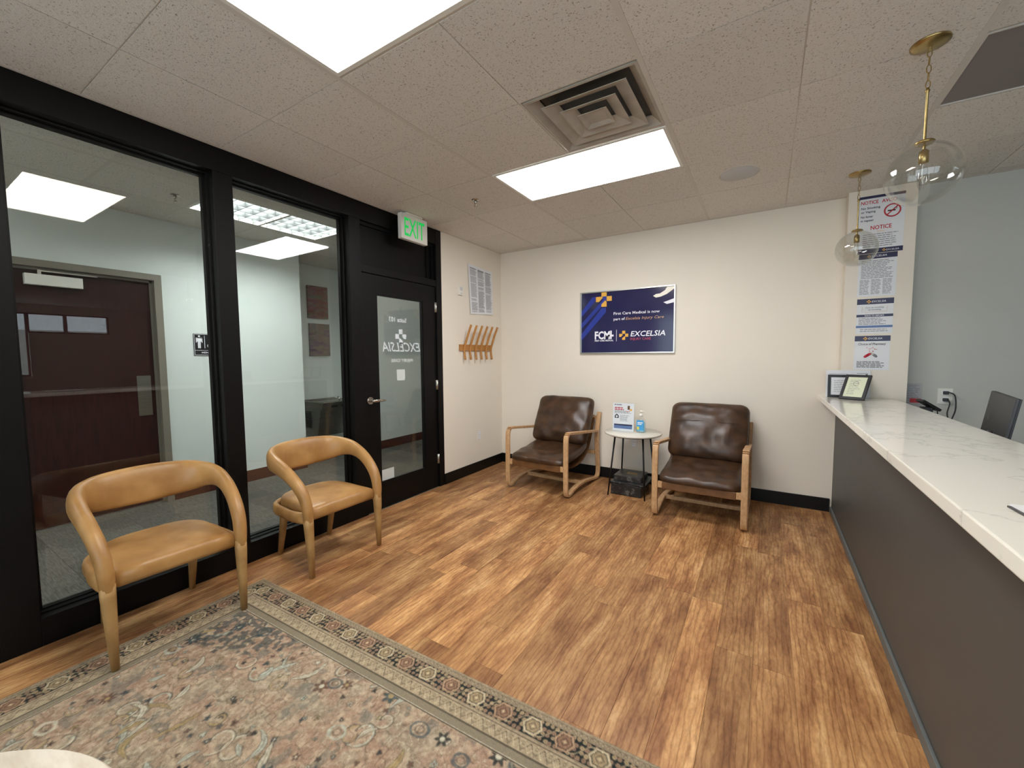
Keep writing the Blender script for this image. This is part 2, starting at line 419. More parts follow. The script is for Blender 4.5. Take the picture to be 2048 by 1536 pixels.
obj('ceiling_slab', box(B(), (0, -6.6, H+.0), (6.06, -4.99, H+.05)), 'plain_ceiling', ce)
# hall ceiling
HX = -1.95
hc = struct('ceiling_hall', box(B(), (-3.2, -6.6, H+.055), (-.16, 2.6, H+.058)), 'plain_ceiling')
hx = [-.165, -.778, -1.39, -1.95, -2.61]
for a, b in zip(hx[1:], hx[:-1]):
    for j in range(-6, 9):
        y0 = -2.845+j*T
        if (round(b, 3) == -.778) and (j in (0, 1) or 1.0 < y0 < 2.3 or -1.6 < y0 < .3 or y0 < -4.7): continue
        if y0 > 2: continue
        o = bpy.data.objects.new('ceiling_tile', tm); COL.objects.link(o); o.parent = hc
        o.location = (a, y0, H); o.scale = ((b-a)/T, 1, 1)
for x in hx[1:]: obj('ceiling_grid_bar', box(B(), (x-.012, -6.5, H), (x+.012, 2.5, H+.016)), 'grid', hc)
for j in range(-6, 9): obj('ceiling_grid_bar', box(B(), (-2.61, -2.845+j*T-.012, H+.0004), (-.165, -2.845+j*T+.012, H+.016)), 'grid', hc)

# ------------------------------------------------------------------ walls
struct('wall_back', box(B(), (-.16, 0, -.02), (11.6, .12, H+.1)), 'wall')
gw = struct('trim_1', box(B(), (3.82, -.004, 0), (11.6, -.0002, H)), 'wall_grey')  # grey skin over the back wall right of the pilaster
struct('wall_pilaster', box(B(), (3.432, -.112, 0), (3.842, -.0042, H)), 'wall')
struct('wall_left', box(B(), (-.16, -1.135, -.02), (0, 0, H+.1)), 'wall')
wf = B()
for a in ((-.16, -.02, .5, H+.1), (6.5, -.02, 11.6, H+.1)): box(wf, (a[0], -6.62, a[1]), (a[2], -6.5, a[3]))
box(wf, (.5, -6.62, -.02), (6.5, -6.5, .45)); box(wf, (.5, -6.62, 2.45), (6.5, -6.5, H+.1))
struct('wall_front', wf, 'wall')
wn = B()
for k in range(5): box(wn, (.5+k*1.5-.03, -6.6, .45), (.5+k*1.5+.03, -6.5, 2.45))
box(wn, (.5, -6.61, .45), (6.5, -6.49, .5)); box(wn, (.5, -6.61, 2.4), (6.5, -6.49, 2.45))
w5 = struct('window_5', wn, 'black_wood')  # unseen window added behind the camera for daylight fill on the ceiling
obj('pane', box(B(), (.5, -6.56, .45), (6.5, -6.554, 2.45)), 'glass', w5)
wr = B(); XR = 11.5
box(wr, (XR, -6.5, 0), (XR+.15, 0, .98)); box(wr, (XR, -6.5, 2.46), (XR+.15, 0, H+.1))
box(wr, (XR, -6.5, .98), (XR+.15, -3.5, 2.46)); box(wr, (XR, -.80, .98), (XR+.15, 0, 2.46)); box(wr, (XR, -2.18, .98), (XR+.15, -.80, 2.0))
struct('wall_right', wr, 'wall')
wn = B()
for y0, y1, z0, z1 in ((-3.5, -2.2, .98, 2.46), (-2.2, -1.58, 2.0, 2.46), (-1.58, -.80, 2.0, 2.46)):
    for a in ((y0, z0, y0+.03, z1), (y1-.03, z0, y1, z1), (y0+.03, z0, y1-.03, z0+.03), (y0+.03, z1-.03, y1-.03, z1)): box(wn, (XR-.02, a[0], a[1]), (XR+.06, a[2], a[3]))
w4 = struct('window_4', wn, 'black_wood')
obj('pane', box(B(), (XR+.01, -3.5, .98), (XR+.016, -.8, 2.46)), 'glass', w4)
struct('wall_outside', box(B(), (15.5, -7, -.1), (15.8, 2, 2.25)), 'wall_grey')
# baseboards
struct('baseboard_left', box(B(), (0, -1.135, 0), (.014, -.0145, .116), .002), 'baseboard')
struct('baseboard_back', box(B(), (0, -.014, 0), (3.41, 0, .116), .002), 'baseboard')

# hall shell
struct('floor_hall', box(B(), (-3.2, -6.6, -.12), (-.02, 2.6, 0)), 'carpet')
hw = B()
DY0, DY1, DZ = -3.86, -2.85, 2.15
box(hw, (HX-.12, -6.6, 0), (HX, DY0, H+.05)); box(hw, (HX-.12, DY1, 0), (HX, -1.49, H+.05)); box(hw, (HX-.12, DY0, DZ), (HX, DY1, H+.05))
struct('wall_hall', hw, 'wall_hall')
AL = -2.6
struct('wall_alcove_back', box(B(), (AL-.1, -1.6, 0), (AL, -.3, H+.05)), 'wall_hall')
struct('wall_alcove_near', box(B(), (AL+.001, -1.6, 0), (HX-.121, -1.49, H+.05)), 'wall_hall')
struct('wall_alcove_far', box(B(), (AL+.001, -.42, 0), (HX-.121, -.3, H+.05)), 'wall_hall')
struct('wall_hall_far', box(box(B(), (HX-.12, -.42, 0), (HX, 2.5, H+.05)), (-2.1, 2.5, 0), (-.02, 2.6, H+.05)), 'wall_hall')
struct('wall_hall_near', box(B(), (-2.1, -6.6, 0), (-.02, -6.5, H+.05)), 'wall_hall')
struct('wall_hall_side', box(box(B(), (-.16, .12, 0), (-.02, 2.5, H+.05)), (-.16, -6.5, 0), (-.02, -5.3, H+.05)), 'wall_hall')
struct('baseboard_hall', box(B(), (HX, -2.848, 0), (HX+.012, -1.49, .125)), 'red_base')
struct('baseboard_hall_far', box(B(), (HX, -.42, 0), (HX+.012, 2.5, .125)), 'red_base')
struct('baseboard_hall_near', box(B(), (HX, -6.5, 0), (HX+.012, DY0-.002, .125)), 'red_base')

# ------------------------------------------------------------------ black storefront (left wall)
X0, X1 = -.16, 0.0
def member(name, y0, y1, z0, z1, x1=X1, parent=None, x0=X0):
    o = obj(name, box(B(), (x0, y0, z0), (x1, y1, z1), .002), 'black_wood', parent)
    if parent is None: o['kind'] = 'structure'
    return o
ZT, ZS = 2.52, .133
hdr = member('trim_2', -5.3, -1.135, ZT, H-.001); 
def posts(n, y0, y1):
    o = member('trim_%d' % n, y0, y1, 0, ZT-.001)
    return o
posts(3, -4.155, -4.03); posts(4, -3.20, -3.09); posts(5, -2.24, -2.13); posts(6, -1.215, -1.136)
obj('corner_cap', box(B(), (0, -1.215, 0), (.004, -1.137, H-.002)), 'black_wood', bpy.data.objects['trim_6'])
def glazed(n, y0, y1):
    b = B()
    box(b, (X0, y0, 0), (X1, y1, ZS), .002)                       # sill curb
    o = obj('window_%d' % n, b, 'black_wood'); o['kind'] = 'structure'
    obj('window_sill', box(B(), (-.02, y0, ZS), (.006, y1, ZS+.006), .002), 'black_wood', o)
    s = B(); q = .022                                              # stepped glazing stops
    for xa, xb, q in ((-.13, -.095, .022), (-.095, -.06, .011)):
        box(s, (xa, y0+.0005, ZS+.0005), (xb, y0+q, ZT-.0015)); box(s, (xa, y1-q, ZS+.0005), (xb, y1-.0005, ZT-.0015))
        box(s, (xa, y0+q, ZT-q), (xb, y1-q, ZT-.0015)); box(s, (xa, y0+q, ZS+.0005), (xb, y1-q, ZS+q*.6))
    obj('glazing_stop', s, 'black_wood', o)
    obj('pane', box(B(), (-.142, y0+.001, ZS+.001), (-.136, y1-.001, ZT-.002)), 'glass', o)
    return o
glazed(1, -4.03, -3.20); glazed(2, -3.09, -2.24); glazed(3, -5.3, -4.155)
# transom over the door
tr = B()
box(tr, (-.10, -2.13, 2.13), (-.06, -1.215, ZT))
for a in ((-.06, -2.13, 2.13, -.035, -2.105, ZT), (-.06, -1.24, 2.13, -.035, -1.215, ZT), (-.06, -2.105, ZT-.025, -.035, -1.24, ZT), (-.06, -1.30, 2.17, -.045, -1.285, ZT-.04)):
    box(tr, a[:3], a[3:])
box(tr, (-.13, -2.13, 2.092), (0, -1.215, 2.155), .002)
struct('trim_7', tr, 'black_wood')
# office door
dr = B(); DL, DRR, DB, DTp = -2.125, -1.220, .008, 2.086
gl0, gl1, gz0, gz1 = -1.972, -1.402, .235, 1.925
dx0, dx1 = -.056, -.012
box(dr, (dx0, DL, DB), (dx1, gl0, DTp)); box(dr, (dx0, gl1, DB), (dx1, DRR, DTp))
box(dr, (dx0, gl0, DB), (dx1, gl1, gz0)); box(dr, (dx0, gl0, gz1), (dx1, gl1, DTp))
d1 = struct('door_1', dr, 'black_wood')
bd = B()
for a in ((gl0, gz0, gl0+.012, gz1), (gl1-.012, gz0, gl1, gz1), (gl0+.012, gz0, gl1-.012, gz0+.012), (gl0+.012, gz1-.012, gl1-.012, gz1)):
    box(bd, (-.030, a[0], a[1]), (-.016, a[2], a[3]))
obj('glazing_bead', bd, 'black_wood', d1)
obj('pane', box(B(), (-.036, gl0, gz0), (-.031, gl1, gz1)), 'glass', d1)
for z in (1.83, 1.03, .25):
    h = B(); sweep(h, [(-.004, -1.217, z), (-.004, -1.217, z+.1)], .0075, 10); box(h, (-.011, -1.232, z), (-.009, -1.205, z+.1)); obj('hinge', h, 'silver', d1)
# lever handle
hb = B(); zc, yc = .995, -2.07
sweep(hb, [(-.012, yc, zc), (-.004, yc, zc)], [.034, .032], 24); sweep(hb, [(-.004, yc, zc), (.045, yc, zc)], .012, 12)
sweep(hb, [(.045, yc-.01, zc), (.048, yc+.03, zc), (.047, yc+.12, zc-.002)], [(.006, .011), (.006, .012), (.005, .009)], 12, ref=(0, 0, 1))
obj('door_handle', hb, 'chrome', d1)
dp = (-.0365,)
xg = -.0375
text(d1, 'Suite 103', 'white_print', (xg, -1.60, 1.70), (0, -1, 0), (0, 0, 1), .042, .215, name='lettering', bold=.02)
text(d1, 'EXCELSIA', 'white_print', (xg, -1.425, 1.425), (0, -1, 0), (0, 0, 1), .085, .47, shear=.25, bold=.008, name='lettering')
text(d1, 'INJURY CARE', 'white_print', (xg, -1.53, 1.325), (0, -1, 0), (0, 0, 1), .03, .27, bold=.015, name='lettering')
cross_logo(d1, 'white_print', (xg, -1.675, 1.565), (0, -1, 0), (0, 0, 1), .135, (-1, 0, 0))
obj('taped_note', panel(B(), (xg, 0, 0), (0, 1, 0), (0, 0, 1), -1.735, -1.635, 1.152, 1.255, (-1, 0, 0), .0006), 'white_paper', d1)
obj('taped_note', panel(B(), (xg, 0, 0), (0, 1, 0), (0, 0, 1), -1.955, -1.80, .245, .345, (-1, 0, 0), .0006), 'white_paper', d1)
hk = B(); sweep(hk, [(-.028, -1.68, 1.84), (-.020, -1.68, 1.82), (-.014, -1.68, 1.80), (-.016, -1.68, 1.785), (-.024, -1.68, 1.782)], .004, 8); sweep(hk, [(-.031, -1.68, 1.82), (-.026, -1.68, 1.82)], .016, 14)
tag(obj('suction_hook', hk, 'clear'), 'small clear suction hook on the office door glass above the suite number', 'hook')

# ------------------------------------------------------------------ red restroom door in the hall
fr = B()
box(fr, (HX-.05, DY0, 0), (HX+.015, DY0+.055, DZ)); box(fr, (HX-.05, DY1-.055, 0), (HX+.015, DY1, DZ)); box(fr, (HX-.05, DY0+.055, DZ-.055), (HX+.015, DY1-.055, DZ))
box(fr, (HX-.07, DY1-.075, 0), (HX-.04, DY1-.055, DZ-.055)); box(fr, (HX-.07, DY0+.055, DZ-.075), (HX-.04, DY1-.055, DZ-.055))
df = struct('trim_8', fr, 'door_frame')
d2 = struct('door_2', box(B(), (HX-.10, DY0+.056, .012), (HX-.055, DY1-.057, DZ-.058)), 'red_door')
obj('push_plate', box(B(), (HX-.055, -3.055, .845), (HX-.051, -2.955, 1.215)), 'steel', d2)
obj('kick_strip', box(B(), (HX-.10, DY0+.056, 0), (HX-.03, DY1-.057, .012)), 'silver', d2)
cl = B(); box(cl, (HX-.055, -3.69, 1.955), (HX+.0, -3.37, 2.04), .004)
cbx = obj('door_closer', cl, 'white_plastic', d2)
arm = B(); box(arm, (HX-.01, -3.62, 2.062), (HX+.0, -3.28, 2.072)); box(arm, (HX-.02, -3.62, 2.04), (HX-.005, -3.60, 2.075)); obj('closer_arm', arm, 'steel', cbx)
# men sign
ms = thing('restroom_sign', 'black restroom sign reading MEN on the hallway wall beside the red door', 'sign', (HX, -2.52, 1.51))
obj('plate', box(B(), (HX, -2.62, 1.40), (HX+.006, -2.42, 1.62), .002), 'black_plastic', ms)
xs = HX+.007
rim = B()
for a in ((-2.615, 1.405, -2.425, 1.408), (-2.615, 1.612, -2.425, 1.615), (-2.615, 1.408, -2.612, 1.612), (-2.428, 1.408, -2.425, 1.612), (-2.612, 1.452, -2.428, 1.455), (-2.527, 1.475, -2.523, 1.60)):
    box(rim, (xs-.001, a[0], a[1]), (xs+.0005, a[2], a[3]))
obj('border', rim, 'white_print', ms)
man = B(); cy = -2.572
def disc(bm, c, r, xd, ud, n, d, seg=20):
    c, xd, ud = map(Vector, (c, xd, ud)); return poly(bm, [c+xd*r*math.cos(2*math.pi*k/seg)+ud*r*math.sin(2*math.pi*k/seg) for k in range(seg)], Vector(n)*d)
disc(man, (xs, cy, 1.594), .0095, (0, 1, 0), (0, 0, 1), (1, 0, 0), .0006)
for a in ((-.02, 1.54, .02, 1.58), (-.012, 1.475, -.001, 1.54), (.001, 1.475, .012, 1.54), (-.028, 1.53, -.022, 1.58), (.022, 1.53, .028, 1.58), (-.028, 1.574, .028, 1.581)):
    box(man, (xs-.0005, cy+a[0], a[1]), (xs+.0005, cy+a[2], a[3]))
obj('man_symbol', man, 'white_print', ms)
wc = B(); cy = -2.477
ring = [(xs, cy+.024*math.cos(a), 1.50+.024*math.sin(a)) for a in [R(150+k*12) for k in range(23)]]
sweep(wc, ring, .0028, 6)
sweep(wc, [(xs, cy-.01, 1.555), (xs, cy-.006, 1.515), (xs, cy+.02, 1.515), (xs, cy+.032, 1.485), (xs, cy+.042, 1.488)], .0035, 6)
sweep(wc, [(xs, cy-.008, 1.54), (xs, cy+.016, 1.538)], .003, 6)
disc(wc, (xs, cy-.011, 1.568), .007, (0, 1, 0), (0, 0, 1), (1, 0, 0), .0006)
obj('wheelchair_symbol', wc, 'white_print', ms)
text(ms, 'MEN', 'white_print', (xs, -2.555, 1.423), (0, 1, 0), (0, 0, 1), .016, .06, bold=.02)
# hall art + fountain
for z0, z1, mm, lb, y0 in ((1.93, 2.385, 'art_red', 'red and olive abstract canvas, the upper one above the drinking fountain', -1.01), (1.395, 1.855, 'art_purple', 'purple and tan abstract canvas, the lower one above the drinking fountain', -1.0)):
    a = obj('canvas_painting', box(B(), (AL+.002, y0, z0), (AL+.035, y0+.31, z1), .003), mm); tag(a, lb, 'painting', 'abstract canvases in the hall')
ft = thing('drinking_fountain', 'stainless steel drinking fountain on the hallway alcove wall under the canvases', 'fountain', (AL, -.85, .5))
fb = B()
def frustum(bm, b0, b1, z0, z1):
    v = [bm.verts.new((x, y, z0)) for x, y in ((b0[0], b0[2]), (b0[1], b0[2]), (b0[1], b0[3]), (b0[0], b0[3]))]+[bm.verts.new((x, y, z1)) for x, y in ((b1[0], b1[2]), (b1[1], b1[2]), (b1[1], b1[3]), (b1[0], b1[3]))]
    for f in ((3, 2, 1, 0), (4, 5, 6, 7), (0, 1, 5, 4), (1, 2, 6, 5), (2, 3, 7, 6), (3, 0, 4, 7)): bm.faces.new([v[i] for i in f])
fy0, fy1 = -1.14, -.66
frustum(fb, (AL, AL+.30, fy0+.03, fy1-.05), (AL, AL+.42, fy0+.01, fy1-.01), .28, .66)
obj('body', fb, 'steel', ft)
fh = B(); frustum(fh, (AL, AL+.46, fy0, fy1), (AL, AL+.50, fy0, fy1), .66, .76); obj('head', fh, 'steel', ft)
fs_ = B(); box(fs_, (AL+.04, fy0, .76), (AL+.06, fy1, .785), .003); box(fs_, (AL+.06, fy0, .76), (AL+.5, fy0+.02, .775)); box(fs_, (AL+.06, fy1-.02, .76), (AL+.5, fy1, .775)); box(fs_, (AL+.48, fy0+.02, .76), (AL+.5, fy1-.02, .775)); obj('basin_rim', fs_, 'chrome', ft)
sp = B(); sweep(sp, [(AL+.34, -.78, .76), (AL+.34, -.78, .80), (AL+.30, -.78, .81)], .010, 10); obj('spout', sp, 'chrome', ft)
for y in (-1.02, -.86): obj('push_bar', box(B(), (AL+.485, y, .69), (AL+.495, y+.1, .72), .003), 'black_plastic', ft)
lv = B()
for k in range(14): box(lv, (AL+.05+.012*0, fy0+.004+.0012*0, .40+k*.017), (AL+.20, fy0+.012, .407+k*.017))
obj('side_louvers', lv, 'black_metal', ft)
# far room lit panel etc is in lights below

# ------------------------------------------------------------------ light fixtures
def troffer(loc, label, mname, sx=2*T, sy=T, louver=False, nm='ceiling_light'):
    t = thing(nm, label, 'light', loc)
    x, y, z = loc; e = .012; f = .022
    b = B()
    for a in ((x+e, y+e, x+sx-e, y+e+f), (x+e, y+sy-e-f, x+sx-e, y+sy-e), (x+e, y+e+f, x+e+f, y+sy-e-f), (x+sx-e-f, y+e+f, x+sx-e, y+sy-e-f)):
        box(b, (a[0], a[1], z-.002), (a[2], a[3], z+.03), .002)
    obj('frame', b, 'white_plastic', t)
    obj('diffuser', box(B(), (x+e+f, y+e+f, z+(.048 if louver else .004)), (x+sx-e-f, y+sy-e-f, z+(.053 if louver else .012))), mname, t)
    if louver:
        lb = B(); n1 = 9; n2 = 4
        for k in range(1, n1): box(lb, (x+e+f, y+e+f+k*(sy-.068)/n1-.003, z), (x+sx-e-f, y+e+f+k*(sy-.068)/n1+.003, z+.047))
        for k in range(1, n2): box(lb, (x+e+f+k*(sx-.068)/n2-.003, y+e+f, z+.001), (x+e+f+k*(sx-.068)/n2+.003, y+sy-e-f, z+.0465))
        box(lb, (x+e+f, y+e+f, z+.03), (x+e+f+.002, y+sy-e-f, z+.047)); box(lb, (x+sx-e-f-.002, y+e+f, z+.03), (x+sx-e-f, y+sy-e-f, z+.047))
        lo_ = obj('louver_grid', lb, 'louver_blade', t); lo_['kind'] = 'stuff'
    return t
troffer((GX-2*T, GY, H), 'white recessed rectangular ceiling light next to the air vent', 'panel_neutral')
troffer((GX-2*T, GY-3*T, H), 'warm recessed ceiling light nearest the camera, cut by the top of the photo', 'panel_warm')
M['hall_fill_dim'] = emis('dim_fill_diffuser', (250, 250, 244), 2.5)
M['hall_fill_bright'] = emis('bright_fill_diffuser', (250, 253, 250), 14)
M['panel_louver'] = emis('louver_lamp_glow', (246, 252, 250), 34)
M['louver_blade'] = mat('louver_blade', (66, 68, 68), .5)
troffer((-1.39, -2.845, H), 'louvered fluorescent ceiling light in the hallway behind the glass', 'panel_louver', T, 2*T, True)
troffer((-1.39, -.95, H), 'added hallway ceiling fill light beyond the drinking fountain, hidden by the door frame', 'hall_fill_dim', T, 2*T)  # unseen panel added to fill the hall beside the office door
troffer((-1.39, -5.9, H), 'added hallway ceiling fill light near the red door, out of view', 'hall_fill_bright', T, 2*T)  # extra panel put in out of view to brighten the hall
troffer((GX-2*T, -5.6, H), 'added unseen ceiling fill light behind the camera over the waiting room', 'panel_warm')  # invented panel, adds fill to the waiting room
troffer((4.6, -4.37, H), 'added unseen ceiling fill light over the reception side behind the camera', 'panel_neutral')  # added out of view as fill over the reception side
troffer((7.4, -4.37, H), 'added unseen ceiling fill light deeper in the office behind the camera', 'panel_neutral')  # extra unseen panel added to lift the office light level
troffer((-1.39, 1.2, H), 'added unseen ceiling fill light at the far hallway end beyond the office door', 'hall_fill_dim', T, 2*T)  # added panel that lightens the hall wall behind the door glass
troffer((9.5, -1.933, H), 'ceiling light at the far end of the office, seen only as a reflection', 'panel_neutral')
gp = thing('unlit_ceiling_panel', 'dark grey rectangular panel in the ceiling above the reception counter', 'ceiling panel', (GX+2*T, GY, H))
obj('panel', box(B(), (GX+2*T+.014, GY+.014, H+.006), (GX+4*T-.014, GY+T-.014, H+.02)), 'grey_panel', gp)
b = B(); x, y = GX+2*T, GY
for a in ((x+.012, y+.012, x+2*T-.012, y+.02), (x+.012, y+T-.02, x+2*T-.012, y+T-.012), (x+.012, y+.02, x+.02, y+T-.02), (x+2*T-.02, y+.02, x+2*T-.012, y+T-.02)): box(b, (a[0], a[1], H-.001), (a[2], a[3], H+.02))
obj('rim', b, 'grid', gp)
# vent
vt = thing('air_vent', 'square ceiling air vent with concentric louvers beside the white light', 'vent', (GX-T, GY-T, H))
vc = Vector((GX-T/2, GY-T/2, H))
def cone_ring(bm, ro, ri, zo, zi, th=.003):
    for (a, b_, z1, z2) in ((ro, ri, zo, zi),):
        for k in range(4):
            s = [(1, 1), (-1, 1), (-1, -1), (1, -1)]
            p, q = s[k], s[(k+1) % 4]
            P = [vc+Vector((p[0]*a, p[1]*a, z1)), vc+Vector((q[0]*a, q[1]*a, z1)), vc+Vector((q[0]*b_, q[1]*b_, z2)), vc+Vector((p[0]*b_, p[1]*b_, z2))]
            vs = [bm.verts.new(v) for v in P]+[bm.verts.new(v+Vector((0, 0, th))) for v in P]
            for f in ((0, 1, 2, 3), (7, 6, 5, 4), (0, 4, 5, 1), (2, 6, 7, 3)): bm.faces.new([vs[i] for i in f])
vm = mat('dusty_vent_metal', (176, 168, 156), .6, var=.12, nscale=9)
M['vent'] = vm
b = B(); cone_ring(b, .292, .278, -.001, -.001, .01); cone_ring(b, .278, .235, .0, .038); obj('frame', b, 'vent', vt)
for ro, ri, zo, zi in ((.222, .150, -.010, .020), (.148, .080, -.016, .014)):
    b = B(); cone_ring(b, ro, ri, zo, zi); obj('louver', b, 'vent', vt)
b = B(); cone_ring(b, .078, .050, -.022, -.008); box(b, vc+Vector((-.052, -.052, -.010)), vc+Vector((.052, .052, -.007))); obj('centre_plate', b, 'vent', vt)
b = box(B(), vc+Vector((-.24, -.24, .05)), vc+Vector((.24, .24, .058))); cone_ring(b, .237, .2371, .036, .051); obj('duct', b, 'dark_void', vt)
# ceiling speaker
spk = thing('ceiling_speaker', 'round grey speaker grille flush in the ceiling', 'speaker', (2.70, -1.005, H))
b = B(); lathe(b, [(0, H-.004), (.118, H-.004), (.122, H-.001)], (2.70, -1.005, 0), 48); obj('grille', b, 'grey_grille', spk)
b = B(); lathe(b, [(.1225, H-.001), (.124, H-.005), (.13, H-.004), (.132, H+.003)], (2.70, -1.005, 0), 48); obj('rim', b, 'grid', spk)
# sprinklers
def sprinkler(x, y, lb):
    t = thing('fire_sprinkler', lb, 'sprinkler', (x, y, H), 0, 'ceiling sprinklers')
    b = B(); lathe(b, [(0, H-.004), (.03, H-.005), (.034, H)], (x, y, 0), 20); obj('escutcheon', b, 'chrome', t)
    b = B(); lathe(b, [(0, H-.004), (.011, H-.004), (.012, H-.025), (.006, H-.028), (0, H-.028)], (x, y, 0), 12)
    sweep(b, [(x-.011, y, H-.02), (x-.012, y, H-.035), (x-.003, y, H-.05)], .0025, 6); sweep(b, [(x+.011, y, H-.02), (x+.012, y, H-.035), (x+.003, y, H-.05)], .0025, 6)
    obj('head', b, 'chrome', t)
    b = B(); lathe(b, [(0, H-.05), (.014, H-.05), (.014, H-.053), (0, H-.053)], (x, y, 0), 16); obj('deflector', b, 'chrome', t)
sprinkler(.819, -1.622, 'small fire sprinkler on the waiting room ceiling between exit sign and white light')
sprinkler(-1.118, -2.995, 'small metal fire sprinkler on the hallway ceiling behind the glass')

# ------------------------------------------------------------------ exit sign
ex = thing('exit_sign', 'white exit sign with green letters hung from the ceiling over the office door', 'exit sign', (.12, -1.635, H))
obj('housing', box(B(), (.092, -1.80, 2.425), (.138, -1.475, 2.648), .004), 'white_plastic', ex)
obj('canopy', box(B(), (.085, -1.74, 2.648), (.145, -1.54, H-.001), .004), 'white_plastic', ex)
text(ex, 'EXIT', 'exit_green', (.1388, -1.765, 2.458), (0, 1, 0), (0, 0, 1), .158, .25, bold=.01)
# ------------------------------------------------------------------ left wall items
ps = thing('labor_notice_poster', 'large white wall notice with three columns of fine print above the coat rack', 'poster', (0, -.45, 2.1))
b = B(); pc = [(.004, -.69, 2.425), (.004, -.21, 2.40), (.010, -.205, 1.885), (.007, -.655, 1.86)]
N = 14; g = []
for i in range(N+1):
    row = []
    for j in range(N+1):
        u, v = i/N, j/N
        p = Vector(pc[0])*(1-u)*(1-v)+Vector(pc[1])*u*(1-v)+Vector(pc[2])*u*v+Vector(pc[3])*(1-u)*v
        p.x += .004*math.sin(u*7+v*2)*v+.003*math.sin(u*12)*.5*v+.003
        row.append(b.verts.new(p))
    g.append(row)
for i in range(N):
    for j in range(N): f = b.faces.new((g[i][j], g[i+1][j], g[i+1][j+1], g[i][j+1])); f.smooth = True
def postermap(u, v):
    return Vector(pc[0])*(1-u)*(1-v)+Vector(pc[1])*u*(1-v)+Vector(pc[2])*u*v+Vector(pc[3])*(1-u)*v
obj('sheet', b, 'white_paper', ps)
b = B(); rr = random.Random(4)
for c in range(3):
    for i in range(74):
        v = .06+i*.0122
        if rr.random() < .09: continue
        u0 = .06+c*.31; u1 = u0+.27*(1-rr.random()*.25)
        if i < 3: u1 = u0+.25
        q = []
        for (u, vv) in ((u0, v), (u1, v), (u1, v+(.009 if i < 3 else .0052)), (u0, v+(.009 if i < 3 else .0052))):
            p = postermap(u, vv); p.x += .004*math.sin(u*7+vv*2)*vv+.003*math.sin(u*12)*.5*vv+.0045; q.append(p)
        poly(b, q)
obj('fine_print', b, 'ink_grey', ps)
# thermostat
th = thing('wall_sensor', 'small white wall sensor left of the white notice', 'thermostat', (0, -.83, 2.09))
obj('body', box(B(), (0, -.865, 2.05), (.022, -.80, 2.145), .004), 'white_plastic', th)
obj('display', box(B(), (.022, -.853, 2.10), (.0235, -.812, 2.135)), 'grey_grille', th)
for y in (-.845, -.828): obj('button', box(B(), (.022, y, 2.062), (.024, y+.01, 2.075)), 'grey_grille', th)
# outlet helper (plate on plane x=0 facing +x  or on y plane facing -y)
def outlet(label, org, xd, nrm, w=.072, h=.116, gang='outlet'):
    org, xd, nrm = map(Vector, (org, xd, nrm)); ud = Vector((0, 0, 1))
    t = thing('electrical_outlet', label, 'outlet', org)
    b = panel(B(), org, xd, ud, -w/2, w/2, -h/2, h/2, nrm, .006); obj('cover_plate', b, 'white_plastic', t)
    for s in (-1, 1):
        obj('receptacle', panel(B(), org+nrm*.006, xd, ud, -.017, .017, s*.027-.017, s*.027+.017, nrm, .0015), 'white_print', t)
        for q in (-.007, .007): obj('slot', panel(B(), org+nrm*.0076, xd, ud, q-.001, q+.001, s*.027-.003, s*.027+.008, nrm, .0003), 'ink', t)
    return t
outlet('white electrical outlet low on the wall below the coat rack', (0, -.507, .435), (0, 1, 0), (1, 0, 0))
outlet('white electrical outlet low on the back wall behind the small round table', (1.71, 0, .435), (1, 0, 0), (0, -1, 0))
o4 = outlet('white electrical outlet on the grey wall behind the counter with two black plugs', (4.083, -.0042, 1.045), (1, 0, 0), (0, -1, 0), .082, .118)
# coat rack
cr = thing('coat_rack', 'oak wall coat rack with six slanted pegs beside the office door', 'coat rack', (0, -.56, 1.47))
obj('backboard', box(B(), (.002, -.865, 1.44), (.022, -.262, 1.508), .003), 'peg_wood', cr)
for k in range(6):
    y = -.80+k*.104
    b = B()
    pts = [(.120, y+.012, 1.722), (.085, y+.010, 1.64), (.040, y+.003, 1.51), (.030, y, 1.47), (.030, y-.002, 1.42), (.045, y-.006, 1.335)]
    sweep(b, smooth_path(pts, 4), [(.008, .013)]*21, 8, ref=(1, 0, 0), power=3)
    pg = obj('peg', b, 'peg_wood', cr)
    obj('peg_tip', box(B(), (.036, y-.012, 1.326), (.054, y+.001, 1.336), .002), 'white_plastic', pg)

# ------------------------------------------------------------------ back wall sign
sg = thing('framed_sign', 'navy framed company sign with a gold cross emblem on the back wall', 'sign', (1.6, 0, 1.74))
sx0, sx1, sz0, sz1 = 1.090, 2.110, 1.395, 2.083
b = B(); f = .014
for a in ((sx0, sz0, sx1, sz0+f), (sx0, sz1-f, sx1, sz1), (sx0, sz0+f, sx0+f, sz1-f), (sx1-f, sz0+f, sx1, sz1-f)): box(b, (a[0], -.026, a[1]), (a[2], 0, a[3]), .002)
obj('frame', b, 'silver', sg)
ix0, ix1, iz0, iz1 = sx0+f, sx1-f, sz0+f, sz1-f
nv = mat('glossy_navy_poster', (40, 38, 78), .12, var=.08, nscale=3); M['nv'] = nv
obj('poster', box(B(), (ix0, -.012, iz0), (ix1, -.002, iz1)), 'nv', sg)
W, Hh = ix1-ix0, iz1-iz0
def SP(u, v, d=.0125): return (ix0+u*W, -d, iz0+v*Hh)     # u right, v up (0..1)
def spoly(bm, l, d=.0125): return poly(bm, [SP(u, v, d) for u, v in l], (0, .0004, 0))
